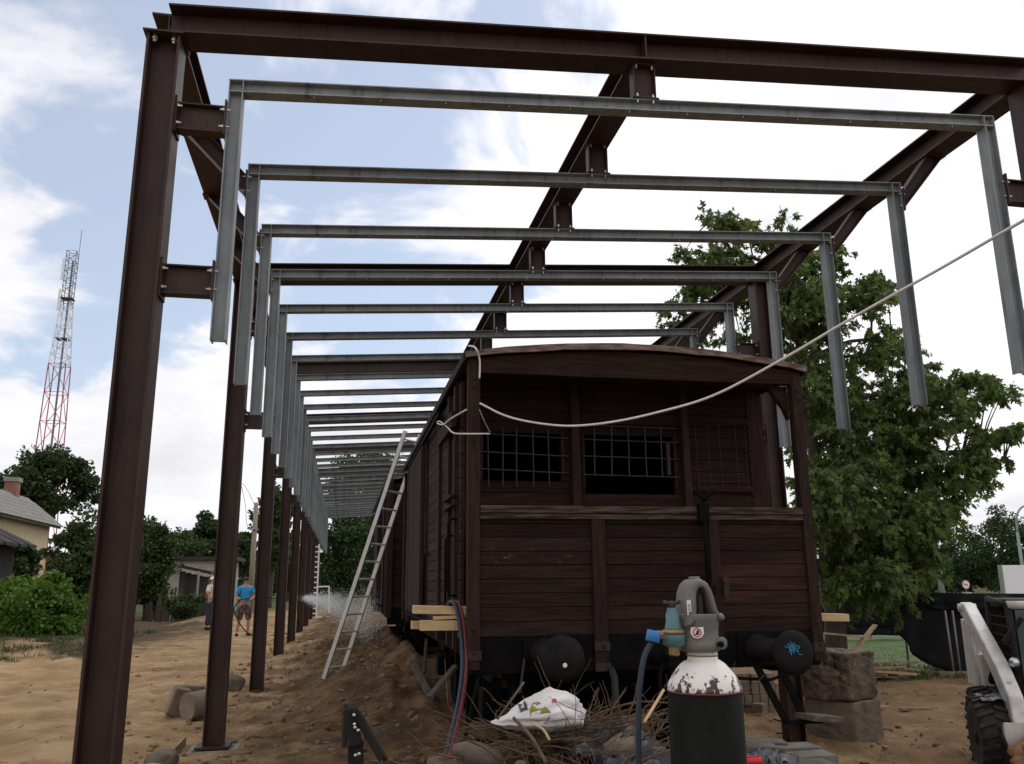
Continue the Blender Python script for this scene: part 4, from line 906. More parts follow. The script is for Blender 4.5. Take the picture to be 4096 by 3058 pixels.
OU = resamp([(-0.060, 1.505), (-0.0605, 1.57), (-0.055, 1.615), (-0.044, 1.640), (-0.026, 1.655), (0.0, 1.658), (0.024, 1.645), (0.038, 1.620), (0.047, 1.565), (0.053, 1.551), (0.070, 1.549), (0.070, 1.535)], n_)
IN = resamp([(-0.024, 1.535), (-0.019, 1.565), (-0.017, 1.598), (-0.012, 1.619), (-0.004, 1.628), (0.006, 1.629), (0.015, 1.621), (0.022, 1.602), (0.030, 1.566), (0.034, 1.552), (0.042, 1.536), (0.054, 1.527)], n_)
vs = []; fs = []
for i in range(n_):
    o_, i_ = OU[i], IN[i]; c_ = o_.lerp(i_, 0.5); f_ = 0.62-0.30*math.sin(math.pi*min(1, i/(n_-1)))
    dpt = 0.056*(0.55+f_)
    for (w_, yy) in ((0, -0.7), (0.25, -1), (0.75, -1), (1, -0.75), (1, 0.75), (0.75, 1), (0.25, 1), (0, 0.7)):
        p = o_.lerp(i_, w_); vs.append((GX_+p.x, GY_+yy*dpt*0.9, p.z))
for i in range(n_-1):
    for k in range(8): fs.append((i*8+k, i*8+(k+1) % 8, (i+1)*8+(k+1) % 8, (i+1)*8+k))
fs += [tuple(range(7, -1, -1)), tuple(range((n_-1)*8, n_*8))]
MB().add(vs, fs).build('handle_loop', 'guard', guard, True)
mbk = MB(); vs = []; fs = []
for i, a in enumerate(np.linspace(0.15, math.pi-0.15, 15)):
    for zz in (1.50, 1.60): 
        for rr2 in (0.058, 0.051):
            k = 1-(0.25 if zz > 1.55 else 0); vs.append((GX_+rr2*math.cos(a)*k, GY_+rr2*math.sin(a)*k, zz))
for i in range(14):
    b = i*4; fs += [(b, b+4, b+6, b+2), (b+1, b+3, b+7, b+5), (b+2, b+6, b+7, b+3), (b, b+1, b+5, b+4)]
mbk.add(vs, fs).build('back_wall', 'guard', guard, True)
MB().box(GX_-0.018, GX_+0.008, GY_-0.02, GY_+0.02, 1.653, 1.664).build('top_stud', 'guard', guard, bevel=0.004)
vl = MB().lathe([(0.02, 1.40), (0.02, 1.52)]+[(0.013+0.003*(i % 2), 1.53+i*0.0045) for i in range(18)]+[(0.01, 1.615)], (GX_+0.008, GY_, 0), (0, 0, 1), 20).build('valve_spindle', 'bar_iron', cyl, True)
lug = MB().lathe([(0.016, -0.02), (0.019, -0.017), (0.019, 0.017), (0.016, 0.02), (0.007, 0.021)], (GX_+0.052, GY_-0.034, 1.458), (0.25, -1, 0), 20).build('clamp_lug', 'guard', guard, True)
MB().lathe([(0.010, 0), (0.010, 0.012), (0.004, 0.013)], (GX_+0.045, GY_-0.052, 1.456), (0.2, -1, 0), 6).build('clamp_screw', 'black_iron', guard)
def patch(poly, r, th0, z0, m, name, par, ox=GX_, oy=GY_):
    vs = [(ox+r*math.sin(th0+a/r), oy-r*math.cos(th0+a/r), z0+b) for a, b in poly]
    return MB().add(vs, [tuple(range(len(poly)))]).build(name, m, par)
circ = lambda r, n=20, sx=1.0: [(r*sx*math.cos(t), r*math.sin(t)) for t in np.linspace(0, math.tau, n, endpoint=False)]
th = math.radians(-4)+math.atan2(CX, CY)*-1
stk = patch([(-0.020, 0.016), (-0.021, -0.004), (-0.012, -0.016), (0.0, -0.019), (0.012, -0.016), (0.021, -0.004), (0.020, 0.016), (0.0, 0.0135)], 0.0668, th, 1.494, 'white_paint', 'warning_sticker', guard)
ring = MB(); co = circ(0.014, 24); ci = circ(0.0105, 24); vs = [(GX_+0.0674*math.sin(th+a/0.0674), GY_-0.0674*math.cos(th+a/0.0674), 1.4925+b) for a, b in co+ci]
ring.add(vs, [(i, (i+1) % 24, 24+(i+1) % 24, 24+i) for i in range(24)]).build('red_ring', 'red_ink', stk)
patch([(-0.009, -0.006), (-0.0065, -0.009), (0.009, 0.006), (0.0065, 0.009)], 0.0680, th, 1.4925, 'red_ink', 'red_slash', stk)
patch([(0.002, 0.010), (-0.003, 0.003), (-0.005, -0.004), (-0.001, -0.0085), (0.005, -0.006), (0.007, 0.0), (0.004, 0.005)], 0.0677, th, 1.4925, 'ink', 'flame_symbol', stk)
lab0 = MB().box(GX_-0.056, GX_-0.043, GY_-0.0528, GY_-0.0505, 1.546, 1.592).build('barcode_label', 'white_paint', guard)
for i in range(8): MB().box(GX_-0.053, GX_-0.046, GY_-0.0538, GY_-0.0529, 1.549+i*0.004, 1.549+i*0.004+0.0012+0.0012*(i % 3 == 0)).build('barcode_line', 'ink', lab0)
# regulator on the valve outlet
rg = at(1455, 1366, Y=CY-0.02)
reg = thing('pressure_regulator', 'teal and brass pressure regulator with T-handle beside the cylinder guard', 'regulator', (rg.x, rg.y, 1.44))
zz = rg.z; rx, ry = rg.x, rg.y
MB().lathe([(0.012, zz+0.006), (0.026, zz+0.008), (0.026, zz+0.012), (0.022, zz+0.03), (0.0215, zz+0.055), (0.017, zz+0.062), (0.016, zz+0.073), (0.008, zz+0.074)], (rx, ry, 0), (0, 0, 1), 24).build('bonnet', 'teal', reg, True)
MB().lathe([(0.03, zz-0.007), (0.037, zz-0.005), (0.037, zz+0.003), (0.03, zz+0.008)], (rx, ry, 0), (0, 0, 1), 24).build('brass_flange', 'brass', reg, True)
MB().lathe([(0.02, zz-0.044), (0.034, zz-0.040), (0.037, zz-0.012), (0.035, zz-0.007)], (rx, ry, 0), (0, 0, 1), 24).build('chamber', 'teal', reg, True)
MB().lathe([(0.014, zz-0.072), (0.018, zz-0.068), (0.018, zz-0.044)], (rx, ry, 0), (0, 0, 1), 8).build('outlet_nut', 'brass', reg)
MB().tube([(rx, ry, zz-0.002), (GX_-0.02, CY, 1.50)], 0.012, 8).build('inlet_stem', 'brass', reg, True)
MB().box(rx-0.055, rx-0.028, ry-0.014, ry+0.014, zz-0.02, zz+0.003).build('side_block', 'brass', reg, bevel=0.003)
kn = MB().lathe([(0.008, zz+0.073), (0.010, zz+0.082), (0.010, zz+0.092), (0.004, zz+0.095)], (rx, ry, 0), (0, 0, 1), 12).build('screw', 'grey_wood', reg, True)
MB().tube([(rx-0.027, ry-0.004, zz+0.092), (rx-0.015, ry, zz+0.088), (rx+0.015, ry, zz+0.088), (rx+0.027, ry+0.004, zz+0.092)], [0.007, 0.0055, 0.0055, 0.007], 8).build('t_handle', 'grey_wood', kn, True)
hp = at(1412, 1375, Y=CY-0.03)
MB().lathe([(0.020, -0.018), (0.0225, -0.016), (0.0225, 0.014), (0.021, 0.016)], (hp.x, hp.y, hp.z), (0.25, 0, 1), 20).build('blue_collar', 'blue_cap', reg, True)
MB().tube([(hp.x+0.015, hp.y, hp.z+0.006), (rx-0.03, ry, zz-0.012)], 0.012, 8).build('hose_stem', 'brass', reg, True)
hs = [at(1410, 1385, Y=CY-0.03), at(1393, 1418, Y=CY-0.04), at(1384, 1470, Y=CY-0.05), at(1380, 1540, Y=CY-0.05), at(1380, 1640, Y=CY-0.05), at(1382, 1800, Y=CY-0.03), at(1400, 2000, Y=CY)]
ph = spline(hs, 8); e = ph[-1]; ph += spline([e, Vector((e.x+0.02, e.y+0.05, 0.35)), Vector((e.x+0.1, e.y+0.02, gh(e.x+0.1, e.y)+0.02)), Vector((e.x+0.5, e.y-0.5, gh(e.x+0.5, e.y-0.5)+0.012))], 6)[1:]
o = MB().tube(ph, 0.0088, 12).build('gas_hose', 'blue_hose', None, True, origin=(e.x, e.y, 0)); tag(o, 'single dark blue gas hose hanging from the regulator beside the cylinder', 'hose')
# twin welding hose over the timbers
for k, (m, lab) in enumerate((('blue_hose', 'dark blue strand of the twin hose slung over the pale timbers'), ('red_hose', 'red strand of the twin hose slung over the pale timbers'))):
    dx = k*8.5
    pts = [at(962+dx*0.6, 1318, Y=6.95), at(972+dx*0.7, 1302, Y=6.80), at(983+dx, 1306, Y=6.70), at(993+dx, 1345, Y=6.62), at(998+dx, 1400, Y=6.55), at(998+dx, 1460, Y=6.4), at(990+dx, 1520, Y=6.1), at(980+dx, 1565, Y=5.8), at(960+dx, 1640, Y=5.6)]
    o = MB().tube(spline(pts, 7), 0.0145, 10).build('welding_hose', m, None, True, origin=tuple(pts[-1])); tag(o, lab, 'hose', 'twin welding hose')

# ------------------------------------------------------------------ lumps, stones, film
def n3(v, fr, seed): return fbm(v[:, 0]*fr+v[:, 2]*1.7*fr+seed*3.1, v[:, 1]*fr-v[:, 2]*1.3*fr+seed*1.7, 4, seed)
def lump(name, m, c, r, seed, amp=0.25, fr=1.6, sub=3, facet=0.0, parent=None, rot=0.0, smooth=True, flat=1.0):
    v, f = ICO[sub]; v = v.copy()
    if facet:
        q = np.random.default_rng(seed); pl = q.normal(size=(9, 3)); pl /= np.linalg.norm(pl, axis=1)[:, None]
        for a in pl:
            d = v@a; k = d > 1-facet; v[k] -= np.outer(d[k]-(1-facet), a)
    v = v*(1+amp*n3(v, fr, seed)+0.07*n3(v, fr*3.1, seed+2)+0.03*n3(v, fr*7, seed+4))[:, None]
    v[:, 2] *= flat
    cs, sn = math.cos(rot), math.sin(rot); v = v*np.array(r); v = np.stack([v[:, 0]*cs-v[:, 1]*sn, v[:, 0]*sn+v[:, 1]*cs, v[:, 2]], 1)
    mb = MB().add(v+np.array(c), f); return mb.build(name, m, parent, smooth, origin=None if parent else c)
def film(name, m, c, size, seed, label, cat='plastic sheet', group=None, res=52, amp=0.09, fr=3.0, rot=0.0, drape=True, h0=0.03):
    u, v = np.meshgrid(np.linspace(-0.5, 0.5, res), np.linspace(-0.5, 0.5, res))
    edge = 1+0.22*fbm(u*5+seed, v*5, 3, seed+5)
    x = u*size[0]*edge; y = v*size[1]*edge; cs, sn = math.cos(rot), math.sin(rot); X = c[0]+x*cs-y*sn; Y = c[1]+x*sn+y*cs
    fold = fbm(u*fr+seed, v*fr*0.6, 3, seed, 0.45); ridge = (1-np.abs(fold))**2.2
    Z = (ground_h(X, Y) if drape else c[2]+0*X)+h0+amp*(1.2*ridge-0.4+0.22*fbm(u*fr*2.0, v*fr*2.0, 3, seed+2))
    idx = np.arange(res*res).reshape(res, res); F = np.stack([idx[:-1, :-1].ravel(), idx[:-1, 1:].ravel(), idx[1:, 1:].ravel(), idx[1:, :-1].ravel()], 1)
    mb = MB().add(np.stack([X.ravel(), Y.ravel(), Z.ravel()], 1), [tuple(a) for a in F.tolist()])
    o = mb.build(name, m, None, True, origin=c); s = o.modifiers.new('thickness', 'SOLIDIFY'); s.thickness = 0.004
    return tag(o, label, cat, group)
def gp(vx, vy, y, dz=0.0):
    p = at(vx, vy, Y=y); return (p.x, p.y, gh(p.x, p.y)+dz)
def stone(vx, vy, y, r, seed, label, m='stone', sink=0.25, facet=0.2, amp=0.2, group='stones in the rubbish heap', rot=0.3, on=None):
    p = at(vx, vy, Y=y); z = (gh(p.x, p.y) if on is None else on)
    o = lump('stone', m, (p.x, p.y, z+r[2]*(1-sink)), r, seed, amp, 1.7, 3, facet, rot=rot); return tag(o, label, 'stone', group)
stone(1030, 1603, 4.75, (0.16, 0.14, 0.10), 11, 'big pale boulder with its top flattened, left end of the rubbish heap', facet=0.28)
stone(1000, 1535, 5.35, (0.13, 0.09, 0.07), 12, 'orange-tan stone where the twin hose ends', facet=0.35, m='paver_tan', amp=0.1)
stone(938, 1550, 5.6, (0.11, 0.1, 0.11), 13, 'rounded earth-brown stone left of the twin hose', facet=0.2)
stone(955, 1585, 5.2, (0.10, 0.1, 0.1), 14, 'dark stone between the boulder and the brown stone', m='rubble')
stone(1120, 1600, 4.55, (0.13, 0.12, 0.10), 15, 'grey wedge-shaped stone under the white sack', facet=0.3)
stone(1345, 1610, 4.7, (0.12, 0.10, 0.075), 16, 'brown stone among the twigs right of the sack', facet=0.25)
stone(1420, 1600, 4.3, (0.13, 0.1, 0.1), 17, 'earthy lump beside the blue gas hose', m='soil', facet=0.1)
stone(350, 1632, 8.9, (0.16, 0.13, 0.10), 18, 'round brown stone on the sand right of the nearest column', group='stones on the sand')
stone(298, 1645, 8.5, (0.30, 0.24, 0.07), 19, 'flat pale slab on the sand at the foot of the nearest column', m='pad', facet=0.4, group='stones on the sand', amp=0.08)
stone(720, 1435, 14.2, (0.12, 0.1, 0.1), 20, 'fist-shaped pale stone on the dirt bank left of the ladder', group='stones on the sand')
stone(495, 1462, 14.4, (0.26, 0.2, 0.16), 21, 'violet-grey stone behind the second left column', group='stones on the sand')
film('plastic_sheet', 'film', gp(1010, 1640, 4.35), (0.75, 0.7), 3, 'crumpled black film below the pale boulder, left of the heap', amp=0.10, group='plastic film on the heap')
film('plastic_sheet', 'grey_film', gp(945, 1660, 4.6), (0.5, 0.35), 5, 'crumpled greyish film at the lower left of the heap', amp=0.05, group='plastic film on the heap')
film('plastic_sheet', 'film', gp(1430, 1640, 4.1), (0.8, 0.9), 8, 'crumpled black film beside the blue hose and the cylinder', amp=0.16, fr=3.6, group='plastic film on the heap')
film('plastic_sheet', 'film', gp(1330, 1600, 4.9), (0.7, 0.6), 9, 'black film lying under the twigs in the middle of the heap', amp=0.08, group='plastic film on the heap')
# white sack
def sack():
    v, f = ICO[4]; v = v.copy(); c = at(1172, 1540, Y=4.72)
    base = v.copy()
    v[:, 0] *= 0.275; v[:, 1] *= 0.17; v[:, 2] *= 0.105
    taper = np.clip((base[:, 0]+1)/1.3, 0.22, 1.05); v[:, 2] *= taper; v[:, 1] *= np.clip(taper+0.15, 0, 1)
    v[:, 2] += 0.055*base[:, 0]-0.03*np.clip(base[:, 0]-0.3, 0, 1)
    gq = np.random.default_rng(14)
    for _ in range(26):
        a = gq.normal(size=3)*np.array([0.8, 1, 1.2]); a /= np.linalg.norm(a); sc_ = v/np.array([0.275, 0.17, 0.105]); dd_ = sc_@a; cut = 0.80+0.12*gq.random(); kk = dd_ > cut
        v[kk] -= np.outer((dd_[kk]-cut)*0.9, a)*np.array([0.275, 0.17, 0.105])
    cr = 0.03*(1-np.abs(n3(base, 1.6, 6)))**3+0.016*n3(base, 3.2, 4); v += base*cr[:, None]
    q = np.clip(base[:, 0]-0.62, 0, 1); v[:, 0] -= q*0.12; v[:, 2] -= q*0.15
    return MB().add(v+np.array(c), f), c
mb, c = sack()
sk = thing('plastic_sack', 'crumpled white printed sack lying on the rubbish heap', 'sack', (c.x, c.y, c.z-0.1))
MB.build(mb, 'sack_body', 'sack', sk, True)
from mathutils.bvhtree import BVHTree
bt = BVHTree.FromPolygons([Vector(a) for a in mb.v], mb.f)
def stick(poly, vx, vy, sc, m, name, lift=0.002, rot=0.0):
    """print laid on the sack's surface"""
    cam0 = Vector((0, 0, EYE)); vs = []
    for a, b in poly:
        a2 = a*math.cos(rot)-b*math.sin(rot); b2 = a*math.sin(rot)+b*math.cos(rot)
        tgt = at(vx+a2*sc, vy-b2*sc, Y=4.6); d = (tgt-cam0).normalized(); h = bt.ray_cast(cam0, d)
        if h[0] is None: return None
        vs.append(h[0]+h[1]*lift*(1 if h[1].dot(d) < 0 else -1))
    return MB().add(vs, [tuple(range(len(vs)))]).build(name, m, sk)
stick([(-1, -1), (1, -1), (1, 1), (-1, 1)], 1131, 1529, 9, 'ink', 'print_box', 0.006, 0.35)
d3 = [[(-0.5, 0.75), (0.55, 0.75), (0.55, 0.5), (-0.5, 0.5)], [(0.3, 0.75), (0.55, 0.75), (0.55, -0.75), (0.3, -0.75)], [(-0.3, 0.12), (0.3, 0.12), (0.3, -0.12), (-0.3, -0.12)], [(-0.5, -0.5), (0.55, -0.5), (0.55, -0.75), (-0.5, -0.75)]]
for q in d3: stick(q, 1131, 1529, 8, 'white_paint', 'print_digit', 0.016, 0.35)
stick([(-0.25, 1), (0.25, 1), (0.1, 0), (0.3, -1), (-0.25, -1), (-0.35, 0)], 1117, 1532, 10, 'ink', 'print_stripe', 0.006, 0.35)
stick([(-1, -0.8), (-0.2, -1), (0.9, -0.75), (1.1, -0.2), (0.6, 0.35), (-0.1, 0.85), (-0.7, 0.7), (-1, 0.1)], 1167, 1536, 21, 'sack_yellow', 'print_panel', 0.006)
stick([(-1, -1), (1, -0.7), (0.8, 1), (-1, 0.8)], 1198, 1516, 4.5, 'red_ink', 'print_spot', 0.006)
stick([(-0.5, -1), (0.5, -1), (0.6, 1), (-0.3, 1)], 1256, 1527, 4, 'red_ink', 'print_spot', 0.006)
# twigs
tw = MB(); q = random.Random(12)
def twig(mb, p, d, ln, r, depth):
    pts = [Vector(p)]; d = Vector(d).normalized()
    for i in range(5):
        d = (d+Vector((q.uniform(-1, 1), q.uniform(-1, 1), q.uniform(-0.8, 0.7)))*0.22).normalized(); n = pts[-1]+d*ln/5
        g = gh(n.x, n.y)+0.01
        if n.z < g: n.z = g; d.z = abs(d.z)*0.4
        pts.append(n)
        if depth and q.random() < 0.55: twig(mb, n, d+Vector((q.uniform(-1, 1), q.uniform(-1, 1), q.uniform(-0.3, 0.9)))*0.8, ln*0.5, r*0.55, depth-1)
    mb.tube(pts, [r, r*0.92, r*0.82, r*0.7, r*0.55, r*0.35], 5)
for i in range(300):
    x = q.gauss(1.40, 0.38); y = q.uniform(4.0, 5.1)
    if not 0.62 < x < 2.15: continue
    z = gh(x, y)+q.uniform(0.0, 0.09); a = q.uniform(0, math.tau)
    twig(tw, (x, y, z), (math.cos(a), math.sin(a)*0.7, q.uniform(-0.05, 0.35)), q.uniform(0.18, 0.6), q.uniform(0.0022, 0.008), 1)
o = tw.build('brushwood', 'twig', None, True, origin=(1.35, 4.6, 0.7)); o['kind'] = 'stuff'; tag(o, 'tangle of dry brown twigs and brushwood piled on the rubbish heap', 'brushwood')
for (a, b, r, m, lab) in (((1150, 1565, 4.45), (1188, 1600, 4.35), 0.007, 'twig_pale', 'pale peeled stick on the twigs below the sack'),
                          ((1392, 1562, 4.3), (1434, 1492, 4.5), 0.008, 'twig_pale', 'slanting stick with a pale tip beside the blue gas hose'),
                          ((1110, 1552, 4.4), (1180, 1650, 4.15), 0.009, 'twig', 'thick brown branch crossing below the left end of the sack'),
                          ((1075, 1555, 4.5), (1132, 1475, 4.6), 0.006, 'twig', 'thin upright twig in front of the white sack')):
    pa, pb = at(*a[:2], Y=a[2]), at(*b[:2], Y=b[2]); md = (pa+pb)/2+Vector((0.01, 0, 0.012))
    o = MB().tube(spline([pa, md, pb], 5), r, 7).build('stick', m, None, True, origin=tuple(pa)); tag(o, lab, 'stick', 'single sticks on the heap')
pa, pb, pc = at(1300, 1540, Y=4.9), at(1380, 1518, Y=4.9), at(1470, 1522, Y=4.9)
o = MB().tube(spline([at(1270, 1560, Y=4.9), pa, pb, pc], 8), 0.006, 6).build('stick', 'twig', None, True, origin=tuple(pa)); tag(o, 'long thin branch arching from the sack behind the blue hose', 'stick', 'single sticks on the heap')
# split bark pieces under the wagon corner
timber('broken_board', 'grey broken board propped under the left wagon corner, longer piece', at(928, 1508, Y=6.6), at(985, 1440, Y=6.75), 0.05, 0.03, 'grey_wood', 'board', 'broken boards under the wagon')
timber('broken_board', 'short grey broken board meeting the longer one under the wagon', at(890, 1430, Y=6.9), at(930, 1505, Y=6.65), 0.05, 0.03, 'grey_wood', 'board', 'broken boards under the wagon')

# ------------------------------------------------------------------ black hinged tool, lower left
tp = 3.6
bt_ = thing('hinged_tool', 'black hinged steel tool standing upright at the bottom of the picture', 'tool', at(785, 1900, Y=tp))
pz = lambda x, y, dy=0: at(x, y, Y=tp+dy)
MB().bar(pz(786, 2300), pz(768, 1600), 0.060, 0.03, (0, 1, 0)).build('stem', 'loader_black', bt_, bevel=0.006)
MB().bar(pz(768, 1612, -0.02), pz(756, 1530, -0.02), 0.052, 0.03, (0, 1, 0)).build('head', 'loader_black', bt_, bevel=0.006)
MB().bar(pz(743, 1615, 0.01), pz(748, 1518, 0.01), 0.022, 0.045, (0, 1, 0)).build('grip', 'black_rubber', bt_, bevel=0.006)
MB().bar(pz(766, 1535, -0.035), pz(826, 1642, -0.035), 0.030, 0.014, (0, 1, 0)).build('arm', 'loader_black', bt_, bevel=0.005)
MB().bar(pz(774, 1538, 0.0), pz(834, 1644, 0.0), 0.020, 0.03, (0, 1, 0)).build('arm', 'loader_black', bt_, bevel=0.005)
for (x, y) in ((765, 1546), (766, 1566), (767, 1573), (774, 1579), (768, 1633), (776, 1630)):
    c = pz(x, y, -0.05); MB().lathe([(0.006, 0), (0.006, 0.008), (0.003, 0.01)], c+Vector((0, 0.008, 0)), (0, -1, 0), 8).build('rivet', 'bolt', bt_)
# ------------------------------------------------------------------ old concrete by the second column
cr = thing('concrete_pipe_piece', 'grey round concrete pipe stub lying behind the second left column', 'concrete piece', gp(420, 1560, 11.7))
c = at(402, 1548, Y=11.7); c.z = gh(c.x, c.y)+0.15
MB().lathe([(0.10, -0.0), (0.165, 0.0), (0.17, 0.01), (0.17, 0.40), (0.10, 0.40)], c, (0.75, 0.66, 0.05), 28).build('pipe', 'concrete', cr)
b = MB().box(-0.11, 0.11, -0.07, 0.07, -0.20, 0.15); 
o = b.build('concrete_slab', 'concrete', None, bevel=0.02, origin=(0, 0, 0)); p = gp(385, 1530, 12.1, 0.2); o.location = p; o.rotation_euler = (0.2, 0.28, 0.5); tag(o, 'tilted grey slab leaning on the concrete pipe stub', 'slab')
o = MB().box(-0.14, 0.14, -0.06, 0.06, -0.04, 0.04).build('concrete_block', 'stone', None, bevel=0.012, origin=(0, 0, 0)); p = gp(416, 1500, 12.3, 0.36); o.location = p; o.rotation_euler = (0, 0.05, -0.15); tag(o, 'small flat block resting on the concrete pipe stub', 'block')
o = MB().box(-0.17, 0.17, -0.09, 0.09, -0.16, 0.155).build('concrete_block', 'stone', None, bevel=0.012, origin=(0, 0, 0)); p = gp(425, 1530, 12.35, 0.16); o.location = p; o.rotation_euler = (0, 0.0, 0.1); tag(o, 'block under the small flat one behind the concrete pipe stub', 'block')
# dirt clods and pebbles
cl = MB(); v1, f1 = ICO[1]; q = random.Random(21)
for i in range(2600):
    if q.random() < 0.7: x, y = q.uniform(-2.0, 0.95), q.uniform(8.3, 26)
    else: x, y = q.uniform(4.0, 11), q.uniform(8, 18)
    if q.random() < 0.05: x = q.uniform(-7, -2)
    r = 0.008+0.05*q.random()**4; z = gh(x, y)
    d = v1*np.array([r*q.uniform(0.7, 1.4), r*q.uniform(0.7, 1.4), r*q.uniform(0.5, 0.9)])*(1+0.25*np.array([[q.uniform(-1, 1)] for _ in v1]))
    cl.add(d+np.array([x, y, z+r*0.2]), f1)
M['clod'] = mat('dirt_clod', (0.12, 0.078, 0.045), (0.24, 0.16, 0.09), 2.2, 0.95, 0.5, 30)
o = cl.build('dirt_clods', 'clod', None, False, origin=(0, 12, 0)); o['kind'] = 'stuff'; tag(o, 'loose dirt clods and pebbles scattered over the ground', 'clods')

# ------------------------------------------------------------------ right side: concrete blocks, pavers, planks
def roughblock(name, label, x0, x1, y0, y1, z0, z1, seed, rub=0.0, m='concrete', rot=0.0, group='stacked concrete foundation blocks'):
    n = 26; c = Vector(((x0+x1)/2, (y0+y1)/2, z0)); mb = MB(); vs = []; fs = []; hx, hy, hz = (x1-x0)/2, (y1-y0)/2, (z1-z0)
    def face(o, u, v, k):
        b = len(vs)
        for i in range(n+1):
            for j in range(n+1): vs.append(np.array(o)+np.array(u)*i/n+np.array(v)*j/n)
        for i in range(n):
            for j in range(n):
                a = b+i*(n+1)+j; fs.append((a, a+n+1, a+n+2, a+1))
    face((-hx, -hy, 0), (2*hx, 0, 0), (0, 0, hz), 0); face((hx, -hy, 0), (0, 2*hy, 0), (0, 0, hz), 1); face((hx, hy, 0), (-2*hx, 0, 0), (0, 0, hz), 2)
    face((-hx, hy, 0), (0, -2*hy, 0), (0, 0, hz), 3); face((-hx, -hy, hz), (2*hx, 0, 0), (0, 2*hy, 0), 4); face((-hx, hy, 0), (2*hx, 0, 0), (0, -2*hy, 0), 5)
    v = np.array(vs); s = np.array([hx, hy, hz/2]); p = (v-np.array([0, 0, hz/2]))
    # soften corners, then roughen
    k = p/s; kn = np.max(np.abs(k), axis=1); rnd = (np.abs(k)**22).sum(1)**(1/22.); v = p*(kn/np.maximum(rnd, 1e-6))[:, None]
    d = 0.012*n3(v*3, 2.0, seed)+0.010*n3(v*9, 2.0, seed+3)
    if rub:
        gq = np.random.default_rng(seed); pt = np.concatenate([np.stack([np.full(70, -hx), gq.uniform(-hy, hy, 70), gq.uniform(-hz/2, hz/2, 70)], 1), np.stack([gq.uniform(-hx, hx, 60), gq.uniform(-hy, hy, 60), np.full(60, hz/2)], 1),
                                                    np.stack([gq.uniform(-hx, hx, 14), np.full(14, -hy), gq.uniform(hz*0.2, hz/2, 14)], 1)])
        rd_ = gq.uniform(0.045, 0.10, len(pt)); ds_ = np.linalg.norm(v[:, None, :]-pt[None, :, :], axis=2)/rd_[None, :]; bump_ = np.sqrt(np.clip(1-ds_**2, 0, 1)).max(1)
        msk = np.clip(np.maximum((-v[:, 0]/hx-0.9)*10, (v[:, 2]/(hz/2)-0.75)*4), 0, 1); d = d+rub*(bump_-0.45)*msk
    v = v+p/np.linalg.norm(p, axis=1)[:, None]*d[:, None]+np.array([0, 0, hz/2])
    mb.add(v, fs); o = mb.build(name, m, None, not rub, origin=(0, 0, 0)); o.location = c; o.rotation_euler = (0, 0, rot)
    return tag(o, label, 'concrete block', group)
BX = at(1818, 1500, Y=10.37).x; bz = gh(BX, 10.3)
o = roughblock('concrete_block', 'lower of the two stacked concrete blocks right of the wagon', BX-0.33, BX+0.33, 10.02, 10.72, bz-0.05, bz+0.47, 31, 0.0, rot=0.5)
o = roughblock('concrete_block', 'upper concrete block with crumbling rubble top, right of the wagon', BX-0.36, BX+0.30, 10.02, 10.74, bz+0.475, bz+1.03, 32, 0.07, 'rubble', rot=0.5)
# pavers in a low stack beside the cylinder
q = random.Random(4)
def paver(label, c, size, rz, m, group):
    o = MB().box(-size[0]/2, size[0]/2, -size[1]/2, size[1]/2, 0, size[2]).build('paving_stone', m, None, bevel=0.012, origin=(0, 0, 0)); o.location = c; o.rotation_euler = (q.uniform(-0.03, 0.03), q.uniform(-0.03, 0.03), rz)
    return tag(o, label, 'paving stone', group)
G = 'grey paving stones in a pile beside the gas cylinder'
spec = [((1628, 1610), 6.9, 0.16, 'long dark paving stone behind the red pipe, left end of the pile'), ((1650, 1600), 7.15, 0.16, 'rear paving stone of the pile, furthest back'), ((1715, 1610), 7.0, 0.17, 'topmost tan-grey paving stone below the right column'),
        ((1750, 1628), 6.7, 0.10, 'right-hand paving stone one step below the topmost'), ((1745, 1645), 6.35, 0.06, 'front right paving stone at the lower edge'), ((1690, 1648), 6.3, 0.05, 'front paving stone right of the red pipe')]
for i, ((vx, vy), yy, zt, lab) in enumerate(spec):
    p = at(vx, vy, Y=yy); g0 = gh(p.x, p.y)
    paver(lab, (p.x, p.y, p.z-0.10), (0.36, 0.24, 0.10), q.uniform(-0.25, 0.2)-0.1, 'paver', G)
    k = 1; zz = p.z-0.204
    while zz > g0-0.05:
        k += 1; paver('paving stone of the '+ORD[k-1]+' layer down, under the '+['long dark', 'rear', 'topmost tan-grey', 'right-hand', 'front right', 'front'][i]+' one of the pile', (p.x+q.uniform(-0.02, 0.02), p.y+q.uniform(-0.02, 0.02), zz), (0.38, 0.25, 0.10), q.uniform(-0.2, 0.1), 'paver', G); zz -= 0.104
rp = at(1635, 1640, Y=5.6)
red = thing('red_pipe', 'short red plastic pipe end beside the dark cylinder', 'pipe', (rp.x-0.1, rp.y, rp.z-0.2))
MB().lathe([(0.026, 0.02), (0.034, 0.0), (0.034, -0.4), (0.026, -0.4)], rp+Vector((0.015, 0, -0.015)), (1, -0.25, 0.03), 20).build('tube', 'red_plastic', red, True)
MB().lathe([(0.027, 0.021), (0.02, 0.0205)], rp+Vector((0.015, 0, -0.015)), (1, -0.25, 0.03), 20).build('bore', 'black_rubber', red)
film('plastic_sheet', 'grey_film', tuple(at(1655, 1625, Y=6.0)), (0.32, 0.3), 15, 'crumpled grey film between the red pipe and the paving stones', drape=False, amp=0.08, h0=-0.06)
film('plastic_sheet', 'film', tuple(at(1640, 1610, Y=6.5)), (0.45, 0.3), 16, 'black film tucked behind the grey film by the cylinder', drape=False, amp=0.08, h0=-0.12)
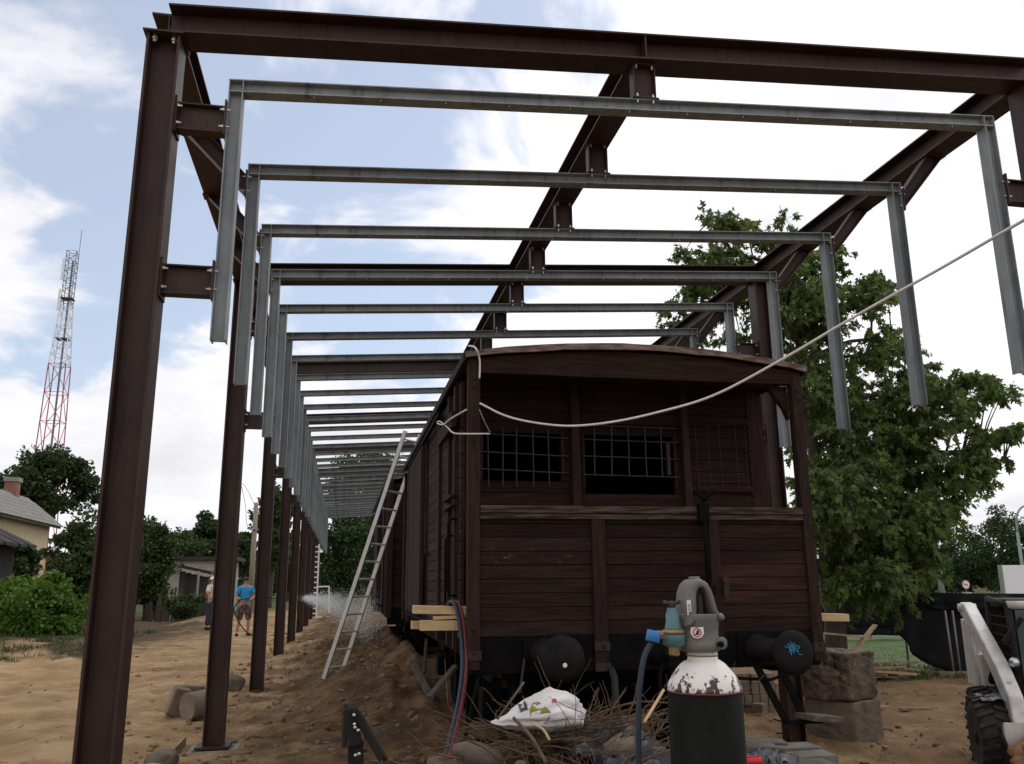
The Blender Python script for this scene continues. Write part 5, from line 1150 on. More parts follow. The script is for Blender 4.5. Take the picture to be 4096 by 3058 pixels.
# stacked tan pavers seen under the wagon
SG = 'tan paving blocks stacked behind the wagon'
sx, sy = at(1592, 1500, Y=12.6).x, 12.6; sz = gh(sx+0.3, sy)
bw, bh, bd = 0.118, 0.150, 0.20
rows = []
for r in range(4):
    for cidx in range(6):
        if r == 3 and cidx > 4: continue
        x = sx+cidx*(bw+0.008)+q.uniform(-0.008, 0.008); y = sy+q.uniform(-0.03, 0.03)
        o = MB().box(0, bw, 0, bd, 0, bh).build('paving_block', 'paver_tan', None, bevel=0.008, origin=(0, 0, 0)) if (r == 0 and cidx == 0) else link(rows[0].copy())
        o.location = (x, y, sz-0.06+r*(bh+0.003)); o.rotation_euler = (0, 0, q.uniform(-0.06, 0.06)); rows.append(o)
        tag(o, 'tan block stacked behind the wagon, '+ORD[r]+' row from below, '+ORD[cidx]+' from the left', 'paving block', SG)
o = link(rows[0].copy()); o.location = at(1645, 1505, Y=12.3); o.location.z = gh(o.location.x, 12.3)-0.02; o.rotation_euler = (0, 0, 0.4); tag(o, 'single pale tan block lying at the right foot of the stacked blocks', 'paving block', SG)
# pile of timber offcuts
q = random.Random(9); PG = 'offcut planks piled on the right'
names = ['long pale pole', 'thick tan plank', 'thin split plank', 'narrow brown slat', 'broad cut board', 'grey slat', 'short stub board', 'flat pale board', 'bent slat', 'rough edging board', 'square batten', 'broken lath', 'tapered slab', 'dark lath']
c = at(1938, 1470, Z=-0.34)
for i, nm in enumerate(names):
    ln = q.uniform(0.7, 1.5); a = q.uniform(-0.7, 0.35)-0.1; lay = i//4
    pc = Vector((c.x-0.15+q.uniform(-0.35, 0.35), c.y+0.35+q.uniform(-0.25, 0.3)-0.07*(lay == 0), gh(c.x, c.y)+0.05+lay*0.09+0.03*q.random()))
    dv = Vector((math.cos(a), math.sin(a), q.uniform(-0.10, 0.06)))*ln/2
    if i == 0: pc.z += 0.10; dv = Vector((1.05, -0.35, -0.05))
    timber('offcut_plank', nm+' in the timber pile by the black fence', pc-dv, pc+dv, q.uniform(0.05, 0.14), q.uniform(0.022, 0.045), 'pale_wood' if i in (0, 7, 4) else 'old_wood', 'plank', PG)
for vx, vy, a, lab in ((1880, 1365, 0.7, 'short tan board end leaning up behind the rubble-topped block'), (1845, 1375, -0.1, 'flat tan board behind the rubble-topped block')):
    p = at(vx, vy, Y=13.0); dv = Vector((math.cos(a), 0.1, math.sin(a)))*0.38
    timber('offcut_plank', lab, p-dv*1.6, p+dv*0.4, 0.10, 0.03, 'old_wood', 'plank', PG)
p0, p1 = at(1790, 1590, Z=-0.33), at(1990, 1648, Z=-0.33)
for vx, vy, l_, lab in ((1870, 1458, 0.35, 'flat earth-covered board right of the concrete blocks'), (1975, 1463, 0.25, 'small dark stick on the sand before the timber pile')):
    p = at(vx, vy+70, Z=-0.33); timber('scrap_board', lab, Vector((p.x-l_, p.y, gh(p.x, p.y)+0.03)), Vector((p.x+l_, p.y-0.1, gh(p.x, p.y)+0.035)), 0.10, 0.04, 'old_wood', 'board', 'scrap boards on the sand')

# ------------------------------------------------------------------ black fence and what is behind it
def sheet(name, pts_top, pts_bot, m, parent, res=40, wav=0.06, seed=1):
    """hanging cloth between an upper and a lower line"""
    T = spline(pts_top, res//(len(pts_top)-1)); B = spline(pts_bot, res//(len(pts_bot)-1)); n = min(len(T), len(B)); k = 14; vs = []; fs = []
    for i in range(n):
        for j in range(k+1):
            t = j/k; p = T[i].lerp(B[i], t); w_ = wav*float(fbm(np.array([i*0.35]), np.array([t*2.2]), 3, seed)[0])*(0.4+t); vs.append((p.x, p.y+w_, p.z+0.0))
    for i in range(n-1):
        for j in range(k): a = i*(k+1)+j; fs.append((a, a+k+1, a+k+2, a+1))
    o = MB().add(vs, fs).build(name, m, parent, True); s = o.modifiers.new('thickness', 'SOLIDIFY'); s.thickness = 0.012; return o
FY = 17.5
fa = thing('site_fence', 'black shade-net fence on metal posts behind the loader', 'fence', tuple(at(2060, 1440, Y=FY)))
tops = [at(1790, 1275, Y=FY+1.5), at(1950, 1281, Y=FY), at(2050, 1284, Y=FY-0.5), at(2213, 1286, Y=FY-1), at(2420, 1290, Y=FY-2)]
bots = [at(1790, 1356, Y=FY+1.5), at(1920, 1362, Y=FY), at(2012, 1440, Y=FY-0.5), at(2213, 1480, Y=FY-1), at(2420, 1500, Y=FY-2)]
sheet('net', tops, bots, 'tarp', fa, wav=0.12)
fold = sheet('net_fold', [t+Vector((0, -0.12, 0.02)) for t in tops[1:]], [at(1950, 1300, Y=FY-0.15), at(2060, 1320, Y=FY-0.7), at(2213, 1312, Y=FY-1.15), at(2420, 1330, Y=FY-2.1)], 'tarp', fa, wav=0.2, seed=5)
for (xa, ya, xb, yb_) in ((2042, 1320, 2062, 1458), (2058, 1320, 2076, 1455)):
    pt, pb = at(xa, ya, Y=FY-0.85), at(xb, yb_, Y=FY-0.95); MB().tube([pb, pt], 0.022, 8).build('post', 'galv', fa, True)
pt, pb = at(2100, 1330, Y=FY-1.2), at(2088, 1420, Y=FY-1.3); MB().tube([pb, pt], 0.014, 6).build('wooden_stake', 'old_wood', fa, True)
for i, t in enumerate(tops[:-1]):
    if i == 0: continue
    MB().tube([(t.x, t.y+0.06, gh(t.x, t.y)-0.2), (t.x, t.y+0.06, t.z)], 0.022, 8).build('post', 'galv', fa, True)
MB().tube([Vector(t)+Vector((0, 0.05, -0.01)) for t in tops], 0.018, 8).build('top_tube', 'galv', fa, True)
ft = at(2060, 1462, Y=FY-1.0); fo = MB().box(-0.35, 0.35, -0.12, 0.12, 0, 0.14).build('fence_foot', 'concrete', None, bevel=0.03, origin=(0, 0, 0)); fo.location = (ft.x, ft.y, gh(ft.x, ft.y)-0.01); fo.rotation_euler = (0, 0, -0.2); tag(fo, 'grey concrete foot under the fence posts left of the loader', 'fence foot')
fb = thing('rear_fence', 'farther black net fence beyond the strip of grass', 'fence', tuple(at(1850, 1365, Y=27)))
sheet('net', [at(1700, 1255, Y=27), at(1850, 1262, Y=27), at(2000, 1285, Y=27)], [at(1700, 1372, Y=27), at(1850, 1373, Y=27), at(2000, 1375, Y=27)], 'tarp', fb, wav=0.2, seed=8)
for vx in (1720, 1800, 1880, 1960): a, b = at(vx, 1262, Y=27.1), at(vx, 1380, Y=27.1); MB().tube([b-Vector((0, 0, 0.3)), a], 0.03, 6).build('post', 'galv', fb)
gl = MB()
g0 = [(10.5, 15.5), (14.5, 16.2), (21, 17.5), (24, 26.9), (11, 26.9)]
nxg, nyg = 30, 42; vs = []; fs = []
for j in range(nyg+1):
    for i in range(nxg+1):
        x = 11.6+i*0.5; y = 17.6+j*0.31; vs.append((x, y, gh(x, y)+0.02+0.012*(i % 2)))
for j in range(nyg):
    for i in range(nxg): a = j*(nxg+1)+i; fs.append((a, a+1, a+nxg+2, a+nxg+1))
lo_ = gl.add(vs, fs).build('lawn', 'lawn', None, True); lo_['kind'] = 'structure'
gb = MB(); q = random.Random(77)
for i in range(9000):
    x = q.uniform(11.8, 20.5); y = q.uniform(17.7, 24); z = gh(x, y)+0.015; a = q.uniform(0, math.tau); h_ = q.uniform(0.02, 0.05); l_ = q.uniform(-0.03, 0.03)
    gb.add([(x-0.008*math.cos(a), y-0.008*math.sin(a), z), (x+0.008*math.cos(a), y+0.008*math.sin(a), z), (x+l_, y+l_, z+h_)], [(0, 1, 2)])
o = gb.build('grass', 'grass', None); o['kind'] = 'stuff'; tag(o, 'short green grass strip seen below the lifted black net', 'grass')
# street lamps, billboard, far house and road sign
def lamp(label, vx, vy_top, vy_base, y, r, arm):
    b, t = at(vx[0], vy_base, Y=y), at(vx[1], vy_top, Y=y); b.x = t.x = (b.x+t.x)/2; z0 = gh(b.x, y)
    lt = thing('street_lamp', label, 'street lamp', (b.x, y, z0), 'grey street lamps')
    pts = [Vector((b.x, y, z0)), Vector((b.x, y, t.z))]; MB().tube(pts, [r, r*0.75], 12).build('pole', 'lamp_post', lt, True)
    ap = [Vector((b.x, y, t.z)), Vector((b.x+0.1, y, t.z+0.9)), Vector((b.x+0.6, y, t.z+1.5)), Vector((b.x+1.5, y, t.z+1.65))]
    MB().tube(spline(ap, 6), r*0.55, 8).build('arm', 'lamp_post', lt, True); MB().box(b.x+1.45, b.x+2.1, y-0.14, y+0.14, t.z+1.6, t.z+1.72).build('lamp_head', 'lamp_post', lt, bevel=0.04)
lamp('grey lamp post rising behind the black fence into the oak', (2027, 2020), 1075, 1282, 26, 0.10, 0)
lamp('slender curved street lamp at the right edge above the white board', (2213, 2203), 1150, 1282, 45, 0.11, 0)
bb = at(2190, 1250, Y=40); z0 = gh(bb.x, 40)
bd_ = thing('billboard', 'blank white billboard at the right edge beyond the fence', 'billboard', (bb.x, 40, z0))
pa, pb_ = at(2158, 1222, Y=40), at(2250, 1281, Y=40)
MB().box(pa.x+0.12, pb_.x, 40-0.06, 40+0.06, pb_.z-0.3, pa.z).build('panel', 'board_white', bd_)
MB().box(pa.x, pa.x+0.12, 39.9, 40.1, z0, pa.z+0.02).build('post', 'galv', bd_); MB().box(pb_.x, pb_.x+0.12, 39.9, 40.1, z0, pa.z).build('post', 'galv', bd_)
hs_ = at(2056, 1262, Y=105); z0 = gh(hs_.x, 105)
def house(name, label, loc, rz, sx_, sy_, wall, roofh, wm, rm, windows=(), over=0.35):
    """gabled house: ridge along local Y"""
    t = thing(name, label, 'house', loc); t.rotation_euler = (0, 0, rz); WL[t.name] = Vector((0, 0, 0))
    poly = [(-sx_/2, 0), (sx_/2, 0), (sx_/2, wall), (0, wall+roofh), (-sx_/2, wall)]
    MB().sect((0, -sy_/2, 0), (0, sy_/2, 0), (1, 0, 0), (0, 0, 1), poly).build('wall', wm, t)
    for s in (-1, 1):
        d = Vector((s*sx_/2, 0, -roofh)); e = d.normalized()*over; nrm = Vector((roofh*s, 0, sx_/2)).normalized()*0.06
        a = Vector((0, 0, wall+roofh))+nrm; b = Vector((s*sx_/2, 0, wall))+e+nrm
        MB().sect((0, -sy_/2-over, 0), (0, sy_/2+over, 0), (1, 0, 0), (0, 0, 1), [(a.x, a.z), (b.x, b.z), (b.x-nrm.x, b.z-nrm.z-0.07), (a.x-nrm.x, a.z-nrm.z)]).build('roof', rm, t)
    for (side, u, z, ww, wh) in windows:
        if side == 'x+': o = MB().box(sx_/2-0.02, sx_/2+0.03, u-ww/2, u+ww/2, z, z+wh)
        elif side == 'y-': o = MB().box(u-ww/2, u+ww/2, -sy_/2-0.03, -sy_/2+0.02, z, z+wh)
        w_ = o.build('window', 'board_white', t)
        if side == 'x+': MB().box(sx_/2+0.03, sx_/2+0.036, u-ww/2+0.08, u+ww/2-0.08, z+0.08, z+wh-0.08).build('pane', 'glass', w_)
        else: MB().box(u-ww/2+0.08, u+ww/2-0.08, -sy_/2-0.036, -sy_/2-0.03, z+0.08, z+wh-0.08).build('pane', 'glass', w_)
    return t
h1 = house('small_house', 'small far cream house with dark red gabled roof behind the fence', (hs_.x+1.0, 105, z0), 0.15, 3.2, 6, 1.3, 1.0, 'cream_wall', 'roof_dark', [('y-', 0.9, 0.7, 0.9, 0.9)], 0.5)
rs = at(2087, 1264, Y=60); z0 = gh(rs.x, 60)
sgn = thing('road_sign', 'small round white road sign with a red rim on a post, before the far house', 'road sign', (rs.x, 60, z0))
MB().tube([(rs.x, 60.04, z0), (rs.x, 60.04, rs.z+0.3)], 0.04, 8).build('post', 'galv', sgn)
d_ = MB().lathe([(0.36, 0), (0.36, 0.03)], (rs.x, 60, rs.z), (0, -1, 0), 24).build('disc', 'mast_red', sgn)
MB().lathe([(0.30, 0.03), (0.30, 0.036)], (rs.x, 60, rs.z), (0, -1, 0), 24).build('disc_face', 'board_white', d_)
MB().bar((rs.x-0.2, 59.962, rs.z+0.06), (rs.x+0.2, 59.962, rs.z-0.06), 0.07, 0.01, (0, 1, 0)).build('symbol', 'ink', d_)
MB().box(rs.x-0.45, rs.x+0.45, 59.97, 60, rs.z-0.95, rs.z-0.6).build('plate', 'board_white', sgn)

# ------------------------------------------------------------------ skid-steer loader at the right edge
LF = Vector((-0.47, -0.88, 0)).normalized(); LS = Vector((LF.y, -LF.x, 0))      # forward; LS = viewer's left
LS = Vector((-0.88, 0.47, 0)).normalized()
tc0 = at(2143, 1590, Y=8.3); gz = -0.36
LO = Vector((tc0.x, tc0.y, gz))-LS*0.60-LF*0.45
ld = thing('skid_loader', 'white and black skid-steer loader with a bucket of soil, cut off at the right edge', 'loader', tuple(LO))
def lp_(f, s, z): return LO+LF*f+LS*s+Vector((0, 0, z))
TR_ = 0.39
for f in (0.45, -0.50):
    for s in ((0.60, -0.60) if f > 0 else (0.42, -0.60)):
        c = lp_(f, s, TR_); so_ = 1 if s > 0 else -1
        ty = MB().lathe([(0.20, -0.14), (0.30, -0.16), (0.365, -0.155), (0.385, -0.11), (0.39, 0.0), (0.385, 0.11), (0.365, 0.155), (0.30, 0.16), (0.20, 0.14)], c, LS, 36).build('wheel', 'tyre', ld, True)
        lug = MB()
        for k in range(22):
            for hh_ in (-1, 1):
                a = (k+0.5*(hh_ > 0))/22*math.tau; a2 = a+0.13
                def rp(an, off, r): return c+LF*math.cos(an)*r+Vector((0, 0, 1))*math.sin(an)*r+LS*off
                p0_, p1_ = rp(a, hh_*0.165, 0.375), rp(a2, hh_*0.005, 0.398); up_ = (LF*math.cos(a)+Vector((0, 0, 1))*math.sin(a))
                lug.bar(p0_, p1_, 0.036, 0.045, up_)
        lug.build('tread', 'tyre', ty)
        MB().lathe([(0.20, 0.0), (0.19, 0.03), (0.08, 0.035), (0.05, 0.06)], c+LS*so_*0.10, LS*so_, 24).build('rim', 'loader_black', ty, True)
def lbox(f0, f1, s0, s1, z0, z1, name, m, par=ld, bevel=0.015):
    mb = MB(); mb.add([lp_(f, s, z) for z in (z0, z1) for s in (s0, s1) for f in (f0, f1)], [(0, 2, 3, 1), (4, 5, 7, 6), (0, 1, 5, 4), (2, 6, 7, 3), (0, 4, 6, 2), (1, 3, 7, 5)]); return mb.build(name, m, par, bevel=bevel)
lbox(-0.95, 0.62, -0.40, 0.40, 0.24, 0.80, 'chassis', 'loader_black')
lbox(-1.25, -0.55, -0.42, 0.42, 0.62, 1.15, 'engine_cover', 'loader_white')
for s in (0.40, -0.40):
    lbox(-1.30, -0.86, s-0.05, s+0.05, 0.75, 1.52, 'tower', 'loader_white')
    pr_ = [(-1.16, 1.60), (-1.0, 1.56), (0.10, 1.05), (0.52, 0.78), (0.66, 0.48), (0.72, 0.22), (0.94, 0.22), (0.90, 0.56), (0.80, 0.86), (0.40, 1.14), (-0.90, 1.74), (-1.10, 1.76), (-1.18, 1.70)]
    pr_ = [(f, z*0.97+0.02) for f, z in pr_]
    m_ = MB(); m_.sect(lp_(0, s-0.07, 0), lp_(0, s+0.07, 0), LF, (0, 0, 1), pr_); am = m_.build('lift_arm', 'loader_white', ld, bevel=0.02)
    MB().tube([lp_(-1.06, s-0.1, 1.66), lp_(-1.06, s+0.1, 1.66)], 0.05, 14).build('pivot_pin', 'loader_white', am, True)
    MB().tube([lp_(-0.75, s*0.82, 0.75), lp_(0.02, s*0.82, 1.22)], 0.045, 12).build('lift_ram', 'loader_black', am, True)
    MB().tube([lp_(-0.70, s*1.0, 0.72), lp_(-0.80, s*1.0, 1.35)], 0.035, 10).build('link', 'loader_white', am, True)
# cab: roof tube, posts, mesh side, glass
cabp = [(0.46, 0.72), (0.40, 1.72), (-0.52, 1.78), (-0.56, 0.72)]
for s in (0.27, -0.36):
    for (a, b) in zip(cabp, cabp[1:]): MB().tube([lp_(a[0], s, a[1]), lp_(b[0], s, b[1])], 0.035, 10).build('cab_tube', 'loader_black', ld, True)
    for k in range(9):
        zz_ = 0.80+k*0.1; MB().tube([lp_(0.44, s, zz_), lp_(-0.53, s, zz_)], 0.008, 6).build('guard_bar', 'loader_black', ld)
    for k in range(6):
        ff = 0.35-k*0.16; MB().tube([lp_(ff, s, 0.74), lp_(ff, s, 1.72)], 0.008, 6).build('guard_bar', 'loader_black', ld)
MB().tube([lp_(0.40, 0.28, 1.73), lp_(0.40, -0.37, 1.73)], 0.045, 12).build('roof_tube', 'loader_white', ld, True)
lbox(-0.52, 0.38, -0.36, 0.27, 1.74, 1.79, 'cab_roof', 'loader_black')
lbox(0.415, 0.43, -0.30, 0.22, 0.80, 1.68, 'windscreen', 'cab_glass', bevel=0)
lbox(-0.54, -0.50, -0.34, 0.26, 0.8, 1.7, 'cab_back', 'loader_black')
lbox(-0.30, 0.05, -0.2, 0.2, 0.72, 1.15, 'seat', 'loader_black', bevel=0.05)
MB().bar(lp_(0.43, 0.16, 1.60), lp_(0.43, 0.36, 1.35), 0.05, 0.03, LF).build('corner_brace', 'loader_black', ld)
MB().tube([lp_(0.50, 0.05, 0.72), lp_(0.48, 0.12, 1.05)], 0.028, 8).build('yellow_lever', 'yellow_paint', ld, True)
MB().lathe([(0.05, 0), (0.055, 0.02), (0.03, 0.06)], lp_(0.46, 0.30, 1.15), LF, 16).build('headlight', 'bolt', ld, True)
# bucket
bk = [(0.62, 0.10), (0.66, 0.62), (0.74, 0.66), (0.72, 0.18), (0.85, 0.10), (1.45, 0.14), (1.46, 0.10), (0.82, 0.04)]
m_ = MB(); m_.sect(lp_(0, -0.72, 0), lp_(0, 0.60, 0), LF, (0, 0, 1), [(f+0.34, z-0.02) for f, z in bk]); bkt = m_.build('bucket', 'loader_white', ld)
for s in (-0.72, 0.60):
    m_ = MB(); m_.sect(lp_(0, s, 0), lp_(0, s+0.02, 0), LF, (0, 0, 1), [(1.00, 0.10), (1.02, 0.52), (1.25, 0.40), (1.78, 0.12)]); m_.build('bucket_cheek', 'loader_black', bkt)
c = lp_(1.36, -0.06, 0.30); o = lump('soil_heap', 'soil', tuple(c), (0.42, 0.66, 0.33), 41, 0.42, 3.4, 4, rot=math.atan2(LF.y, LF.x)); tag(o, 'heap of orange soil filling the loader bucket', 'soil')
p = lp_(0.47, 0.55, 0.80); film('plastic_sheet', 'grey_film', tuple(p), (0.42, 0.30), 23, 'crumpled grey plastic lying on top of the loader front tyre', drape=False, amp=0.05, rot=math.atan2(LF.y, LF.x), h0=-0.02)

# ------------------------------------------------------------------ trees
def leaves_mesh(name, centers, dirs, size, m, parent, seed, shape='diamond', jitter=0.35):
    g = np.random.default_rng(seed); n = len(centers)
    if shape == 'oak':
        a = np.array([(0, 0), (0.34, 0.16), (0.14, 0.34), (0.46, 0.58), (0.16, 0.62), (0, 1.08), (-0.16, 0.62), (-0.46, 0.58), (-0.14, 0.34), (-0.34, 0.16)])
    elif shape == 'blade': a = np.array([(0.06, 0), (0.09, 0.5), (0, 1.3), (-0.09, 0.5), (-0.06, 0)])
    else: a = np.array([(0, 0), (0.34, 0.45), (0, 1.0), (-0.34, 0.45)])
    k = len(a)
    d = dirs/np.maximum(np.linalg.norm(dirs, axis=1), 1e-6)[:, None]
    r = g.normal(size=(n, 3)); r -= d*(r*d).sum(1)[:, None]; r /= np.maximum(np.linalg.norm(r, axis=1), 1e-6)[:, None]
    nn = np.cross(d, r)
    s = size*(1+jitter*(g.random(n)*2-1))
    fold = np.abs(a[:, 0])*0.35
    V = centers[:, None, :]+s[:, None, None]*(a[None, :, 0, None]*r[:, None, :]+a[None, :, 1, None]*d[:, None, :]+fold[None, :, None]*nn[:, None, :])
    V = V.reshape(-1, 3)
    off = WL[parent.name] if parent else Vector((0, 0, 0)); V = V-np.array(off)
    me = bpy.data.meshes.new(name); me.vertices.add(n*k); me.vertices.foreach_set('co', V.ravel().astype(np.float32))
    me.loops.add(n*k); me.loops.foreach_set('vertex_index', np.arange(n*k, dtype=np.int32)); me.polygons.add(n)
    me.polygons.foreach_set('loop_start', np.arange(0, n*k, k, dtype=np.int32)); me.polygons.foreach_set('loop_total', np.full(n, k, np.int32))
    me.update(calc_edges=True); me.validate(); me.materials.append(M[m]); o = link(bpy.data.objects.new(name, me)); o.parent = parent; WL[o.name] = Vector(off); return o
def tree(name, label, base, crown, n, leaf, m, seed, clumps=40, trunk=0.18, cat='tree', group=None, clump_r=0.34, shell=0.55, limbs=9):
    """base: ground point; crown: (centre, radii). Leaf clumps fill the crown unevenly so sky shows through."""
    g = np.random.default_rng(seed); base = Vector(base); cc, cr = np.array(crown[0]), np.array(crown[1])
    t = thing(name, label, cat, tuple(base), group)
    u = g.normal(size=(clumps, 3)); u /= np.linalg.norm(u, axis=1)[:, None]; rad = shell+(1-shell)*g.random(clumps)**0.6
    rad *= 0.72+0.42*g.random(clumps)
    cl = cc+u*cr*rad[:, None]
    bottom = base.z+0.25
    cl[:, 2] = np.maximum(cl[:, 2], bottom)
    w = g.random(clumps)+0.4; w /= w.sum(); which = g.choice(clumps, n, p=w)
    p = g.normal(size=(n, 3)); p /= np.linalg.norm(p, axis=1)[:, None]; p *= (g.random(n)**0.45)[:, None]
    rr = cr.mean()*clump_r*(0.35+1.0*g.random(clumps))
    pos = cl[which]+p*rr[which][:, None]*np.array([1.15, 1.15, 0.8])
    pos[:, 2] = np.maximum(pos[:, 2], base.z+0.05)
    d = p*0.5+g.normal(size=(n, 3))*0.6+np.array([0, 0, -0.35])
    mb = MB(); top = Vector(cc)+Vector((0, 0, cr[2]*0.35))
    mid = base.lerp(top, 0.5)+Vector((g.normal()*0.1, g.normal()*0.1, 0))
    mb.tube([base-Vector((0, 0, 0.15)), base+Vector((0, 0, 0.3)), mid, top], [trunk*1.3, trunk, trunk*0.7, trunk*0.2], 9)
    for i in range(min(limbs, clumps)):
        e = Vector(cl[i]); s0 = base.lerp(top, 0.35+0.5*g.random()); s0 = base.lerp(mid, 0.7) if e.z < s0.z else s0
        md = s0.lerp(e, 0.5)+Vector((0, 0, 0.1*cr[2])); mb.tube([s0, md, e], [trunk*0.45, trunk*0.28, trunk*0.08], 6)
    mb.build('trunk', 'bark', t, True)
    leaves_mesh('crown', pos, d, leaf, m, t, seed+1)
    return t
def vtree(name, label, vx, vy, rvx, rvy, y, n, lf, m, seed, base_v=None, ry=None, **k):
    """crown centre and radii read in photo pixels at depth y; trunk stands on the ground below"""
    c = at(vx, vy, Y=y); sc = c.y/1.0; pxm = (at(vx+10, vy, Y=y)-c).length/10
    rx, rz = rvx*pxm, rvy*pxm; bx = at(base_v or vx, vy, Y=y).x
    return tree(name, label, (bx, y, gh(bx, y)), ((c.x, y, c.z), (rx, ry or rx, rz)), n, lf, m, seed, **k)
vtree('garden_tree', 'round dark leafy tree behind the cream house, below the mast', 112, 1050, 100, 78, 62, 15000, 0.27, 'dark_leaf', 101, clumps=95, trunk=0.25, clump_r=0.27)
vtree('shrub', 'bright green bush at the left edge of the picture', 90, 1315, 98, 88, 26.8, 18000, 0.12, 'bush_leaf', 102, clumps=70, trunk=0.06, cat='bush', group='bushes along the left boundary')
vtree('shrub', 'tall dark bush just behind the bright green one, left of the first column', 170, 1222, 62, 108, 33, 13000, 0.15, 'mid_leaf', 103, clumps=60, trunk=0.08, cat='bush', group='bushes along the left boundary')
vtree('shrub', 'low dark bush under the dark shed roof at the left edge', 30, 1215, 55, 45, 34, 5000, 0.15, 'dark_leaf', 113, clumps=30, trunk=0.06, cat='bush', group='bushes along the left boundary')
vtree('garden_tree', 'leafy bush-like tree between the first and second left columns', 322, 1225, 46, 95, 42, 12000, 0.18, 'mid_leaf', 104, clumps=60, trunk=0.1, group='trees on the left')
vtree('garden_tree', 'low green tree above the red chimney behind the sheds', 385, 1190, 60, 32, 70, 6000, 0.25, 'mid_leaf', 105, clumps=40, trunk=0.15, group='trees on the left')
vtree('garden_tree', 'taller dark tree left of the second column', 447, 1165, 38, 52, 75, 8000, 0.27, 'dark_leaf', 106, clumps=50, trunk=0.2, group='trees on the left')
vtree('garden_tree', 'dark tree behind the utility pole, right of the second column', 528, 1190, 26, 55, 80, 5000, 0.27, 'dark_leaf', 107, clumps=40, trunk=0.2, group='trees on the left')
vtree('garden_tree', 'tall airy tree rising behind the utility pole and third column', 590, 1140, 44, 105, 62, 9000, 0.25, 'mid_leaf', 108, clumps=85, trunk=0.2, clump_r=0.2, group='trees on the left')
vtree('garden_tree', 'dark tree seen between the third and fifth left columns', 625, 1215, 45, 75, 85, 7000, 0.3, 'dark_leaf', 109, clumps=45, trunk=0.2, group='trees on the left')
vtree('forest_tree', 'dark dense tree under the far end of the canopy', 745, 1195, 62, 100, 92, 12000, 0.32, 'dark_leaf', 110, clumps=80, trunk=0.3, group='dark trees beyond the far end')
vtree('forest_tree', 'tall tree whose top shows above the far grey frames', 790, 1060, 75, 115, 105, 13000, 0.36, 'mid_leaf', 111, clumps=90, trunk=0.3, group='dark trees beyond the far end')
vtree('forest_tree', 'dark tree beside the second wagon at the far end', 830, 1185, 60, 110, 98, 10000, 0.34, 'dark_leaf', 112, clumps=70, trunk=0.3, group='dark trees beyond the far end')
for i, (vx, vy, rx, ry_, yy, nn, lab) in enumerate(((2090, 1215, 50, 60, 95, 7000, 'dark far tree left of the white billboard'), (2165, 1195, 55, 75, 90, 9000, 'tallest dark far tree behind the white billboard'),
                                                (2240, 1200, 50, 80, 95, 7000, 'dark far tree cut off by the right picture edge'), (2040, 1230, 40, 42, 100, 5000, 'low dark far tree between the oak and the lamp post'), (1985, 1235, 60, 45, 60, 6000, 'mid-green tree just right under the oak branches'))):
    vtree('forest_tree', lab, vx, vy, rx, ry_, yy, nn, 0.32 if yy > 70 else 0.24, 'dark_leaf', 120+i, clumps=60, trunk=0.25, group='far trees on the right')

